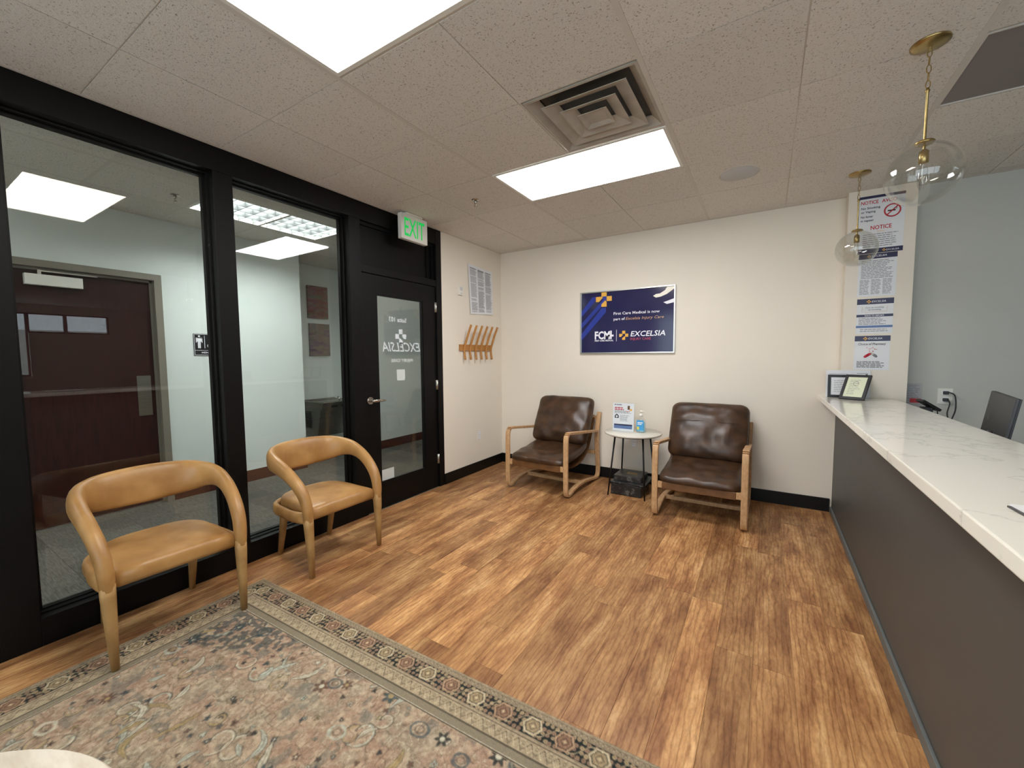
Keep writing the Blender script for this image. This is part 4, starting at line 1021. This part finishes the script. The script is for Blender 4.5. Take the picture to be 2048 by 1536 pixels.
def sling_chair(label, seed):
    t = thing('lounge_chair', label, 'chair', (0, 0, 0), 0, 'brown leather lounge chairs on the back wall')
    L = lambda n, bm, m_, p=None: obj(n, bm, m_, p or t, world=False)
    for s in (-1, 1):
        x = s*.333
        pts = [(x, -.405, .10), (x, -.407, .30), (x, -.405, .52), (x, -.398, .585), (x, -.375, .612), (x, -.34, .620), (x, -.1, .592), (x, .2, .558), (x, .368, .537)]
        p2_ = [(x, .452, .735), (x, .43, .69), (x, .392, .58), (x, .378, .50), (x, .385, .36), (x, .405, .22), (x, .418, .12), (x, .412, .055), (x, .385, .024), (x, .33, .018), (x, .2, .038), (x, .02, .062), (x, -.14, .060), (x, -.26, .042), (x, -.34, .02), (x, -.38, .022), (x, -.40, .05), (x, -.405, .10)]
        b = B(); sm_ = smooth_path(pts, 4); sweep(b, [Vector(p) for p in sm_], (.024, .0135), 8, ref=[Vector((0, 1, 0)) if i < 12 else Vector((0, 1, 1)) if i < 20 else Vector((0, 0, 1)) for i in range(len(sm_))], power=6, smooth=False)
        sd = L('side_frame', b, 'ash_wood')
        b = B(); sm_ = [Vector(p) for p in smooth_path(p2_, 4)]; rf = []
        for i in range(len(sm_)):
            tg = sm_[min(i+1, len(sm_)-1)]-sm_[max(i-1, 0)]; rf.append(Vector((0, -tg.z, tg.y)))
        sweep(b, sm_, (.024, .0135), 8, ref=rf, power=6, smooth=False); L('rear_runner', b, 'ash_wood')
    # rails
    for s in (-1, 1): L('rail_end', box(B(), (s*.31, -.412, .252), (s*.275, -.378, .305), .003), 'ash_wood')
    L('front_rail', box(B(), (-.276, -.415, .245), (.276, -.375, .308), .006), 'sling_leather')
    L('stretcher', box(B(), (-.31, -.055, .045), (.31, -.015, .078), .004), 'ash_wood')
    L('back_rail', box(B(), (-.31, .36, .275), (.31, .385, .315), .004), 'ash_wood')
    L('top_rail', box(B(), (-.31, .405, .66), (.31, .43, .70), .004), 'ash_wood')
    # sling of leather carrying the cushions
    sp_ = smooth_path([(-.40, .306), (-.30, .262), (-.12, .238), (.08, .262), (.24, .36), (.35, .54), (.415, .70)], 6)
    b = B(); vs = [[b.verts.new((x, p[0], p[1]+dz)) for x in (-.295, -.1, .1, .295)] for dz in (0, .005) for p in sp_]
    n = len(sp_)
    for k in (0, n):
        for i in range(n-1):
            for j in range(3): f = b.faces.new((vs[k+i][j], vs[k+i+1][j], vs[k+i+1][j+1], vs[k+i][j+1])); f.smooth = True
    L('sling', b, 'sling_leather')
    sp1 = [(-.425, .325), (-.28, .338), (-.08, .352), (.10, .385), (.22, .44)]
    L('seat_cushion', cushion(sp1, .615, .125, seed, .008, sag=.02), 'brown_leather')
    sp2 = [(.085, .425), (.16, .57), (.245, .73), (.325, .905)]
    bc = L('back_cushion', cushion(sp2, .655, .17, seed+2, .010, sag=-.008), 'brown_leather')
    L('piping', piping(sp2, .655, .0036), 'brown_leather', bc)
    if seed == 2:
        b = B(); sweep(b, [Vector((-.30+.6*k/20, .148-.004*math.sin(k*.5), .765)) for k in range(21)], .0022, 6); L('seam', b, 'brown_leather', bc)
    return t
s1 = sling_chair('brown leather lounge chair with light wood arms in the left corner', 1)
place(s1, (.985, -.475, .004), R(-1.5))
s2 = sling_chair('brown leather lounge chair with light wood arms right of the small round table', 2)
place(s2, (2.462, -.475, .004), R(0))

# ------------------------------------------------------------------ small round side table and what stands on it
TX, TY, TZ, TR = 1.79, -.345, .61, .275
st_ = thing('side_table', 'small round white side table with thin black legs between the lounge chairs', 'table', (TX, TY, 0))
obj('tabletop', lathe(B(), [(0, TZ-.02), (TR-.012, TZ-.02), (TR-.001, TZ-.014), (TR, TZ-.005), (TR-.004, TZ), (0, TZ)], (TX, TY, 0), 64), mat('white_stone_top', (216, 212, 200), .18, var=.04), st_)
obj('top_rim', lathe(B(), [(0, TZ-.027), (TR-.03, TZ-.027), (TR-.03, TZ-.0205)], (TX, TY, 0), 48), 'black_metal', st_)
for sx, sy in ((-1, -1), (1, -1), (-1, 1), (1, 1)):
    b = B(); sweep(b, [(TX+sx*.135, TY+sy*.14, TZ-.027), (TX+sx*.178, TY+sy*.218, 0)], [(.009, .009), (.007, .007)], 8); obj('leg', b, 'black_metal', st_)
b = B()
for sy in (-1, 1): sweep(b, [(TX-.17, TY+sy*.185, .118), (TX+.17, TY+sy*.185, .118)], .004, 6)
for sx in (-1, 1): sweep(b, [(TX+sx*.168, TY-.19, .117), (TX+sx*.168, TY+.19, .117)], .004, 6)
obj('lower_frame', b, 'black_metal', st_)
obj('lower_shelf', box(B(), (TX-.17, TY-.185, .121), (TX+.17, TY+.185, .131), .002), 'black_marble', st_)
bx_ = thing('black_box', 'black marbled box with a brass plate on the shelf under the small round table', 'box', (TX-.02, TY, .131))
obj('body', box(B(), (TX-.15, TY-.13, .1312), (TX+.12, TY+.14, .185), .006), 'black_marble', bx_)
obj('name_plate', box(B(), (TX-.05, TY-.03, .1852), (TX+.05, TY+.03, .1872), .001), 'brass', bx_)
hp = thing('floor_box', 'black marbled box on the floor under the small round table', 'box', (TX-.02, TY, 0), 0)
obj('body', box(B(), (TX-.165, TY-.17, .002), (TX+.13, TY+.16, .112), .008), 'black_marble', hp)
# acrylic flyer
fy = thing('flyer_stand', 'white flyer with a blue foot band in a clear stand on the small round table', 'sign', (1.685, -.31, TZ))
mt = Matrix.Translation((1.578, -.335, TZ+.001)) @ Matrix.Rotation(R(-4), 4, 'X')
b = B(); box(b, (0, 0, 0), (.216, .002, .28), 0, mt); obj('sheet', b, 'white_paper', fy)
b = B(); box(b, (-.002, -.0035, 0), (.218, -.002, .283), 0, mt); box(b, (-.002, .0025, 0), (.218, .004, .283), 0, mt); box(b, (-.002, -.05, 0), (.218, .05, .002), 0, mt); obj('clear_stand', b, 'clear', fy)
def fb_(m_, x0, x1, z0, z1, nm='printed_band'):
    b = B(); box(b, (x0, -.0008, z0), (x1, -.0001, z1), 0, mt); return obj(nm, b, m_, fy)
fb_('pale_blue', .015, .201, .02, .052); fb_('navy', .015, .201, .052, .066)
b = lines(B(), (.018, -.0009, .205), (1, 0, 0), (0, 0, 1), (0, -1, 0), .10, .035, 2, .010, .2, 61); b.transform(mt); obj('headline', b, 'red_print', fy)
b = lines(B(), (.018, -.0009, .175), (1, 0, 0), (0, 0, 1), (0, -1, 0), .18, .030, 4, .0035, .4, 62); b.transform(mt); obj('fine_print', b, 'ink_grey', fy)
b = lines(B(), (.075, -.0009, .095), (1, 0, 0), (0, 0, 1), (0, -1, 0), .115, .065, 6, .0035, .4, 63); b.transform(mt); obj('fine_print', b, 'ink_grey', fy)
b = B(); poly(b, [(.02, -.001, .125), (.062, -.001, .125), (.062, -.001, .15), (.041, -.001, .17), (.02, -.001, .15)]); b.transform(mt); hse = obj('house_symbol', b, 'ink', fy)
b = B(); box(b, (.037, -.0016, .13), (.045, -.0012, .155), 0, mt); box(b, (.029, -.0016, .1385), (.053, -.0012, .1465), 0, mt); obj('cross_symbol', b, 'white_print', hse)
b = B(); disc(b, (.022, -.001, .262), .006, (1, 0, 0), (0, 0, 1), (0, -1, 0), .0003, 12); box(b, (.032, -.001, .259), (.09, -.0006, .265), 0); b.transform(mt); obj('logo_mark', b, 'navy', fy)
b = B(); box(b, (.150, -.001, .215), (.172, -.0006, .255), 0, mt); obj('medicine_picture', b, 'sling_leather', fy)
b = B(); box(b, (.174, -.001, .205), (.195, -.0006, .225), 0, mt); obj('medicine_picture', b, 'gold_print', fy)
b = B()
for x_, z_ in ((.14, .20), (.155, .197), (.168, .2), (.148, .192)): disc(b, (x_, -.001, z_), .004, (1, 0, 0), (0, 0, 1), (0, -1, 0), .0003, 8)
b.transform(mt); obj('pill_dots', b, 'red_print', fy)
# sanitizer
sn = thing('sanitizer_bottle', 'clear pump bottle with a blue label on the small round table', 'bottle', (1.865, -.33, TZ))
def oval(bm, prof, c, fx=1, fy_=.62):
    b2 = B(); lathe(b2, prof, (0, 0, 0), 24)
    for v in b2.verts: v.co = Vector((v.co.x*fx+c[0], v.co.y*fy_+c[1], v.co.z+c[2]))
    me = bpy.data.meshes.new('x'); b2.to_mesh(me); b2.free(); bm.from_mesh(me); bpy.data.meshes.remove(me)
    for f in bm.faces: f.smooth = True
    return bm
sc_ = (1.865, -.33, TZ)
obj('bottle_body', oval(B(), [(0, .001), (.044, .001), (.047, .01), (.047, .115), (.040, .135), (.018, .152), (.0165, .16)], sc_), 'clear', sn)
obj('gel', oval(B(), [(0, .004), (.042, .005), (.0445, .012), (.0445, .10), (0, .10)], sc_), mat('sanitizer_gel', (170, 205, 215), .2), sn)
b = B(); box(b, (1.83, -.3605, TZ+.022), (1.9, -.3595, TZ+.125)); obj('label', b, 'sanitizer_blue', sn)
b = B(); box(b, (1.834, -.3612, TZ+.03), (1.855, -.3606, TZ+.06)); obj('label_patch', b, 'yellow', sn)
b = B(); box(b, (1.84, -.3612, TZ+.095), (1.89, -.3606, TZ+.105)); box(b, (1.84, -.3612, TZ+.08), (1.88, -.3606, TZ+.088)); obj('label_text', b, 'white_print', sn)
b = B(); lathe(b, [(0, .16), (.018, .16), (.018, .178), (.009, .182), (.006, .2), (.0125, .202), (.0125, .215), (0, .218)], sc_, 20); sweep(b, [(1.865, -.33, TZ+.21), (1.885, -.338, TZ+.212), (1.898, -.343, TZ+.203)], .005, 8); obj('pump', b, 'white_plastic', sn)

# ------------------------------------------------------------------ rug (woven pattern as colour per knot)
def rug():
    th_ = R(1.6); W_, D_ = 3.05, 2.44
    xs = np.concatenate([np.arange(0, 2.52, .004), np.linspace(2.54, W_, 14)]); ys = np.concatenate([np.arange(0, 1.62, .004), np.linspace(1.66, D_, 12)])
    U, V = np.meshgrid(xs, ys, indexing='ij')          # U along room x, V from far edge towards camera
    C = lambda r, g, b: np.array(lin((r, g, b))[:3])
    rs = np.random.RandomState(5)
    def vnoise(x, y, s, seed):
        g = np.random.RandomState(seed).rand(64, 64); x = x*s; y = y*s
        xi = np.floor(x).astype(int); yi = np.floor(y).astype(int); fx = x-xi; fy = y-yi; fx = fx*fx*(3-2*fx); fy = fy*fy*(3-2*fy)
        G = lambda a, b: g[a % 64, b % 64]
        return (G(xi, yi)*(1-fx)+G(xi+1, yi)*fx)*(1-fy)+(G(xi, yi+1)*(1-fx)+G(xi+1, yi+1)*fx)*fy
    n_l = vnoise(U, V, 3, 1); n_m = vnoise(U, V, 14, 2); n_f = vnoise(U, V, 60, 3); n_x = vnoise(U, V, 130, 4)
    # field
    img = C(160, 132, 112)*(1-n_l[..., None]*.55)+C(150, 142, 122)*(n_l[..., None]*.55)
    def blend(mask, col, a=1.0):
        nonlocal img
        mk = (np.clip(mask, 0, 1)*a)[..., None]; img = img*(1-mk)+col*mk
    def soft(d, w=.0025): return np.clip(.5-d/(2*w), 0, 1)
    blend(soft(.62-n_m, .06), C(128, 124, 108), .45); blend(soft(n_m-.3, .06), C(160, 132, 112), .5)
    wob = (n_f-.5)*.012
    cream, dark, slate, gold, brown = C(186, 180, 160), C(58, 58, 56), C(74, 84, 86), C(158, 138, 98), C(108, 84, 70)
    pale = C(168, 172, 158)
    def ell(cx, cy, a, b_, ang):
        dx = U-cx; dy = V-cy; c, s = math.cos(ang), math.sin(ang)
        x = dx*c+dy*s; y = -dx*s+dy*c
        return (np.sqrt((x/a)**2+(y/b_)**2)-1)*min(a, b_)+wob
    def window(cx, cy, r):
        return (slice(max(0, np.searchsorted(xs, cx-r)), np.searchsorted(xs, cx+r)), slice(max(0, np.searchsorted(ys, cy-r)), np.searchsorted(ys, cy+r)))
    def stamp(cx, cy, r, fn):
        nonlocal img
        sl = window(cx, cy, r)
        if sl[0].start >= sl[0].stop or sl[1].start >= sl[1].stop: return
        u = U[sl]-cx; v = V[sl]-cy; w_ = wob[sl]
        sub = img[sl]
        for mask, col, al in fn(u, v, w_):
            mk = (np.clip(mask, 0, 1)*al)[..., None]; sub = sub*(1-mk)+col*mk
        img[sl] = sub
    def leaf(L_, wd, ang, bend, col):
        def fn(u, v, w_):
            c, s = math.cos(ang), math.sin(ang); x = u*c+v*s; y = -u*s+v*c; y = y-bend*(x*x/L_-L_*.3)
            d = np.abs(y)-wd*np.clip(1-(x/L_)**2, 0, 1)+w_*.5
            inside = np.abs(x) < L_
            yield soft(d-.004)*inside, dark, .55
            yield soft(d)*inside, col, .85
            yield soft(np.abs(y)-.0018)*(np.abs(x) < L_*.7), brown, .5
        return fn
    def flower(r, col, n, col2):
        ph = rs.rand()*6
        def fn(u, v, w_):
            rr_ = np.hypot(u, v); a = np.arctan2(v, u); rad = r*(.75+.25*np.cos(n*a+ph))
            yield soft(rr_-rad-.004+w_*.4), dark, .6
            yield soft(rr_-rad+w_*.4), col, .9
            yield soft(np.abs(np.sin(n*a/2+ph/2))*rr_-.0025)*soft(rr_-rad), dark, .45
            yield soft(rr_-r*.32), col2, .9
        return fn
    def ringm(r, col):
        def fn(u, v, w_):
            rr_ = np.hypot(u, v*1.25)
            yield soft(np.abs(rr_-r)-.006+w_*.6), col, .8
            yield soft(np.abs(rr_-r*.5)-.004), dark, .5
        return fn
    def scroll(r, a0, col):
        def fn(u, v, w_):
            rr_ = np.hypot(u, v); a = (np.arctan2(v, u)-a0) % (2*math.pi)
            rad = r*(.35+.65*a/(2*math.pi))
            yield soft(np.abs(rr_-rad)-.003+w_*.4)*(a > .8), dark, .6
            yield soft(np.abs(rr_-rad+.006)-.003+w_*.4)*(a > 1.2), col, .7
        return fn
    n25 = vnoise(U, V, 26, 11); n38 = vnoise(U+5, V, 40, 12); n80 = vnoise(U, V+3, 85, 13); n18 = vnoise(U+2, V+7, 17, 14)
    mot = n25*.5+n38*.3+n80*.2
    mot = mot*.55+vnoise(U, V, 62, 21)*.45
    blend(soft(.56-mot, .06), C(184, 166, 142), .4); blend(soft(mot-.42, .06), C(140, 110, 92), .3)
    blend(soft(np.abs(n18-.5)-.018, .012), C(96, 88, 76), .45); blend(soft(np.abs(n38-.62)-.014, .01), C(186, 178, 154), .5)
    blend(soft(np.abs(n25-.40)-.016, .012), C(92, 72, 60), .5)
    blend(soft(.70-n18, .02)*soft(.5-n38, .05), C(84, 90, 88), .45)
    for k in range(620):                               # small filler: buds, specks
        cx, cy = rs.rand()*2.6, rs.rand()*1.75; r = rs.uniform(.006, .013)
        col = [cream, dark, slate, gold, brown, pale][rs.randint(6)]
        stamp(cx, cy, .04, flower(r, col, rs.randint(3, 6), [dark, cream, brown][rs.randint(3)]))
    for k in range(150): stamp(rs.rand()*2.6, rs.rand()*1.75, .12, scroll(rs.uniform(.03, .065), rs.rand()*6.28, [cream, gold, pale][rs.randint(3)]))
    for k in range(150): stamp(rs.rand()*2.6, rs.rand()*1.75, .14, leaf(rs.uniform(.03, .085), rs.uniform(.006, .015), rs.rand()*6.28, rs.uniform(-.9, .9), [cream, pale, pale, gold][rs.randint(4)]))
    for k in range(70): stamp(rs.rand()*2.6, rs.rand()*1.75, .08, flower(rs.uniform(.022, .036), [slate, brown, cream, dark][rs.randint(4)], rs.randint(4, 9), [gold, cream][rs.randint(2)]))
    for k in range(30): stamp(rs.rand()*2.6, rs.rand()*1.75, .1, ringm(rs.uniform(.025, .04), [cream, pale, slate][rs.randint(3)]))
    # corner spandrel of dark lace
    dc = np.hypot((U-.22)/.52, (V-.22)/.26)
    sp = soft(dc-1+(n_m-.5)*.2, .03)*soft(.45-n_f, .1); blend(sp, C(66, 74, 74), .75)
    # borders
    d = np.minimum(U, V); side = (U < V); s = np.where(side, V, U)
    inb = d < .232
    base = C(150, 134, 112)
    blend(soft(d-.232, .002), base)
    # inner guard, plain greyish with lines
    g_ = (d > .187) & (d < .232); blend(g_.astype(float), C(134, 122, 104)); blend(g_*soft(.5-n_x, .15), C(108, 102, 84), .5)
    for q in (.187, .191, .228, .133, .118): blend(soft(np.abs(d-q)-.0016, .0012), C(52, 48, 42), .85)
    blend(soft(np.abs(d-.2235)-.0014, .0012), cream, .6)
    # zigzag guard
    z_ = ((d > .135) & (d < .185)).astype(float); blend(z_, C(158, 142, 118))
    ph = (s/.052) % 1; tri = np.abs(ph-.5)*2; dd = (d-.135)/.05
    blend(z_*soft(np.abs(dd-tri*.75-.12)*.05-.0022, .002), C(72, 66, 56), .9)
    blend(z_*soft(np.abs(dd-(1-tri)*.75-.12)*.05-.0016, .002), C(192, 178, 148), .9)
    cxr = (np.round(s/.052)*.052); rr_ = np.hypot(s-cxr-.0, d-.150); blend(z_*soft(np.abs(rr_-.006)-.0015), C(96, 84, 68), .8)
    rr_ = np.hypot(((s+.026) % .052)-.026, d-.17); blend(z_*soft(rr_-.0055), C(112, 100, 80), .6)
    # main dark border
    m_ = ((d > .032) & (d < .118)).astype(float); blend(m_, C(36, 42, 42))
    per = .128; k_ = np.round(s/per); sc = s-k_*per; dcn = d-.075
    # jittered blobs
    gx = s/.021; gy = (d-.032)/.0215
    ci = np.floor(gx); cj = np.floor(gy); hsh = np.abs(np.sin(ci*12.9898+cj*78.233)*43758.5453) % 1; hs2 = np.abs(np.sin(ci*39.3+cj*11.1)*24634.63) % 1
    bx = (gx-ci-.5-(hsh-.5)*.35)*.021; by = (gy-cj-.5-(hs2-.5)*.3)*.0215; rb = np.hypot(bx, by)
    colb = np.where((hsh > .5)[..., None], C(162, 142, 112), C(142, 116, 96))
    mk = (soft(rb-.0068-.002*(hs2)+(n_x-.5)*.004)*m_)[..., None]; img = img*(1-mk)+colb*mk
    blend(soft(rb-.0022)*m_, C(84, 66, 54), .8)
    # wandering vine
    blend(m_*soft(np.abs(dcn-.03*np.sin(s/per*2*math.pi))-.002), C(170, 156, 128), .8)
    hexd = np.maximum(np.abs(dcn)*1.0, np.abs(sc)*.86+np.abs(dcn)*.5)+(n_x-.5)*.004
    med = soft(hexd-.036)*m_; blend(med, C(40, 44, 42)); odd = (k_ % 2)
    colm = np.where((odd > .5)[..., None], C(188, 172, 144), C(168, 138, 112))
    for mkx in (soft(np.abs(hexd-.0315)-.0036),):
        mk = (mkx*m_)[..., None]; img = img*(1-mk)+colm*mk
    mk = (soft(hexd-.024)*m_)[..., None]; img = img*(1-mk)+np.where((odd > .5)[..., None], C(150, 132, 104), C(138, 108, 88))*mk
    blend(soft(np.abs(np.abs(sc)+np.abs(dcn)-.016)-.0022)*m_, C(60, 56, 50), .85); blend(soft(np.abs(sc)+np.abs(dcn)-.006)*m_, C(190, 172, 140), .9)
    # outer guard + binding
    o_ = (d < .032).astype(float); blend(o_, C(148, 133, 111)); ph = (s/.02) % 1
    blend(((d > .012) & (d < .028))*soft(np.abs((d-.012)/.016-np.abs(ph-.5)*2)*.016-.0022), C(82, 74, 62), .8)
    blend(soft(np.abs(d-.0305)-.0014)+soft(np.abs(d-.011)-.0012), C(60, 54, 46), .7)
    img *= 1.08
    # wear: gentle tone variation of the wool itself
    img *= (1+(n_x-.5)[..., None]*.42)*(1+(n_m-.5)[..., None]*.12)
    img = np.clip(img, 0, 1)
    nx_, ny_ = len(xs), len(ys); zt = .0030+(n_x-.5)*.0008
    X = U*math.cos(th_)+V*math.sin(th_); Y = U*math.sin(th_)-V*math.cos(th_)
    top = np.stack([X, Y, zt], -1).reshape(-1, 3)
    idx = np.arange(nx_*ny_).reshape(nx_, ny_)
    q = np.stack([idx[:-1, :-1], idx[:-1, 1:], idx[1:, 1:], idx[1:, :-1]], -1).reshape(-1, 4)
    bnd = np.concatenate([idx[:, 0], idx[-1, 1:], idx[-2::-1, -1], idx[0, -2:0:-1]])
    nb = len(bnd); low = top[bnd].copy(); low[:, 2] = .0005; n0 = len(top)
    k = np.arange(nb); kn = (k+1) % nb
    sd = np.stack([bnd[k], bnd[kn], n0+kn, n0+k], -1)
    vs = np.concatenate([top, low]); fs = np.concatenate([q, sd])
    me = bpy.data.meshes.new('rug'); me.vertices.add(len(vs)); me.vertices.foreach_set('co', vs.ravel().astype(np.float32))
    me.loops.add(fs.size); me.loops.foreach_set('vertex_index', fs.ravel().astype(np.int32))
    me.polygons.add(len(fs)); me.polygons.foreach_set('loop_start', np.arange(0, fs.size, 4, dtype=np.int32)); me.polygons.foreach_set('loop_total', np.full(len(fs), 4, dtype=np.int32))
    me.update(calc_edges=True)
    at_ = me.color_attributes.new('weave', 'FLOAT_COLOR', 'POINT')
    cols = np.ones((len(vs), 4), np.float32); cols[:n0, :3] = img.reshape(-1, 3); cols[n0:, :3] = C(128, 116, 94)
    at_.data.foreach_set('color', cols.ravel())
    k = NT('woven_wool_rug'); a = k.add('Attribute'); a.attribute_name = 'weave'
    v = k.coords(); n = k.noise(v, 500, 2, .5); mx = k.add('Mix', data_type='RGBA', blend_type='MULTIPLY'); mx.inputs['Factor'].default_value = 1
    k.link(a.outputs['Color'], mx.inputs['A']); k.link(k.ramp(n, [(.3, (.78, .78, .78, 1)), (.7, (1.12, 1.12, 1.12, 1))]), mx.inputs['B'])
    k.link(mx.outputs['Result'], k.b.inputs['Base Color']); k.b.inputs['Roughness'].default_value = 1; k.b.inputs['Specular IOR Level'].default_value = .1; k.bump(n, .5, .002)
    me.materials.append(k.m)
    o = bpy.data.objects.new('area_rug', me); COL.objects.link(o); o.location = (.29, -3.160, 0)
    tag(o, 'faded oriental rug with a dark patterned border in the left foreground', 'rug')
rug()

# ------------------------------------------------------------------ round coffee table at the bottom edge
cf = thing('coffee_table', 'round pale marble table top at the bottom left corner of the photo', 'table', (1.724, -4.662, .008))
cx, cy = 1.724, -4.662
obj('tabletop', lathe(B(), [(0, .425), (.475, .425), (.4865, .431), (.487, .444), (.481, .45), (0, .45)], (cx, cy, 0), 72), 'marble', cf)
obj('pedestal', lathe(B(), [(0, .0095), (.22, .0095), (.22, .025), (.10, .05), (.08, .2), (.10, .40), (.16, .4248), (0, .4248)], (cx, cy, 0), 40), 'marble', cf)
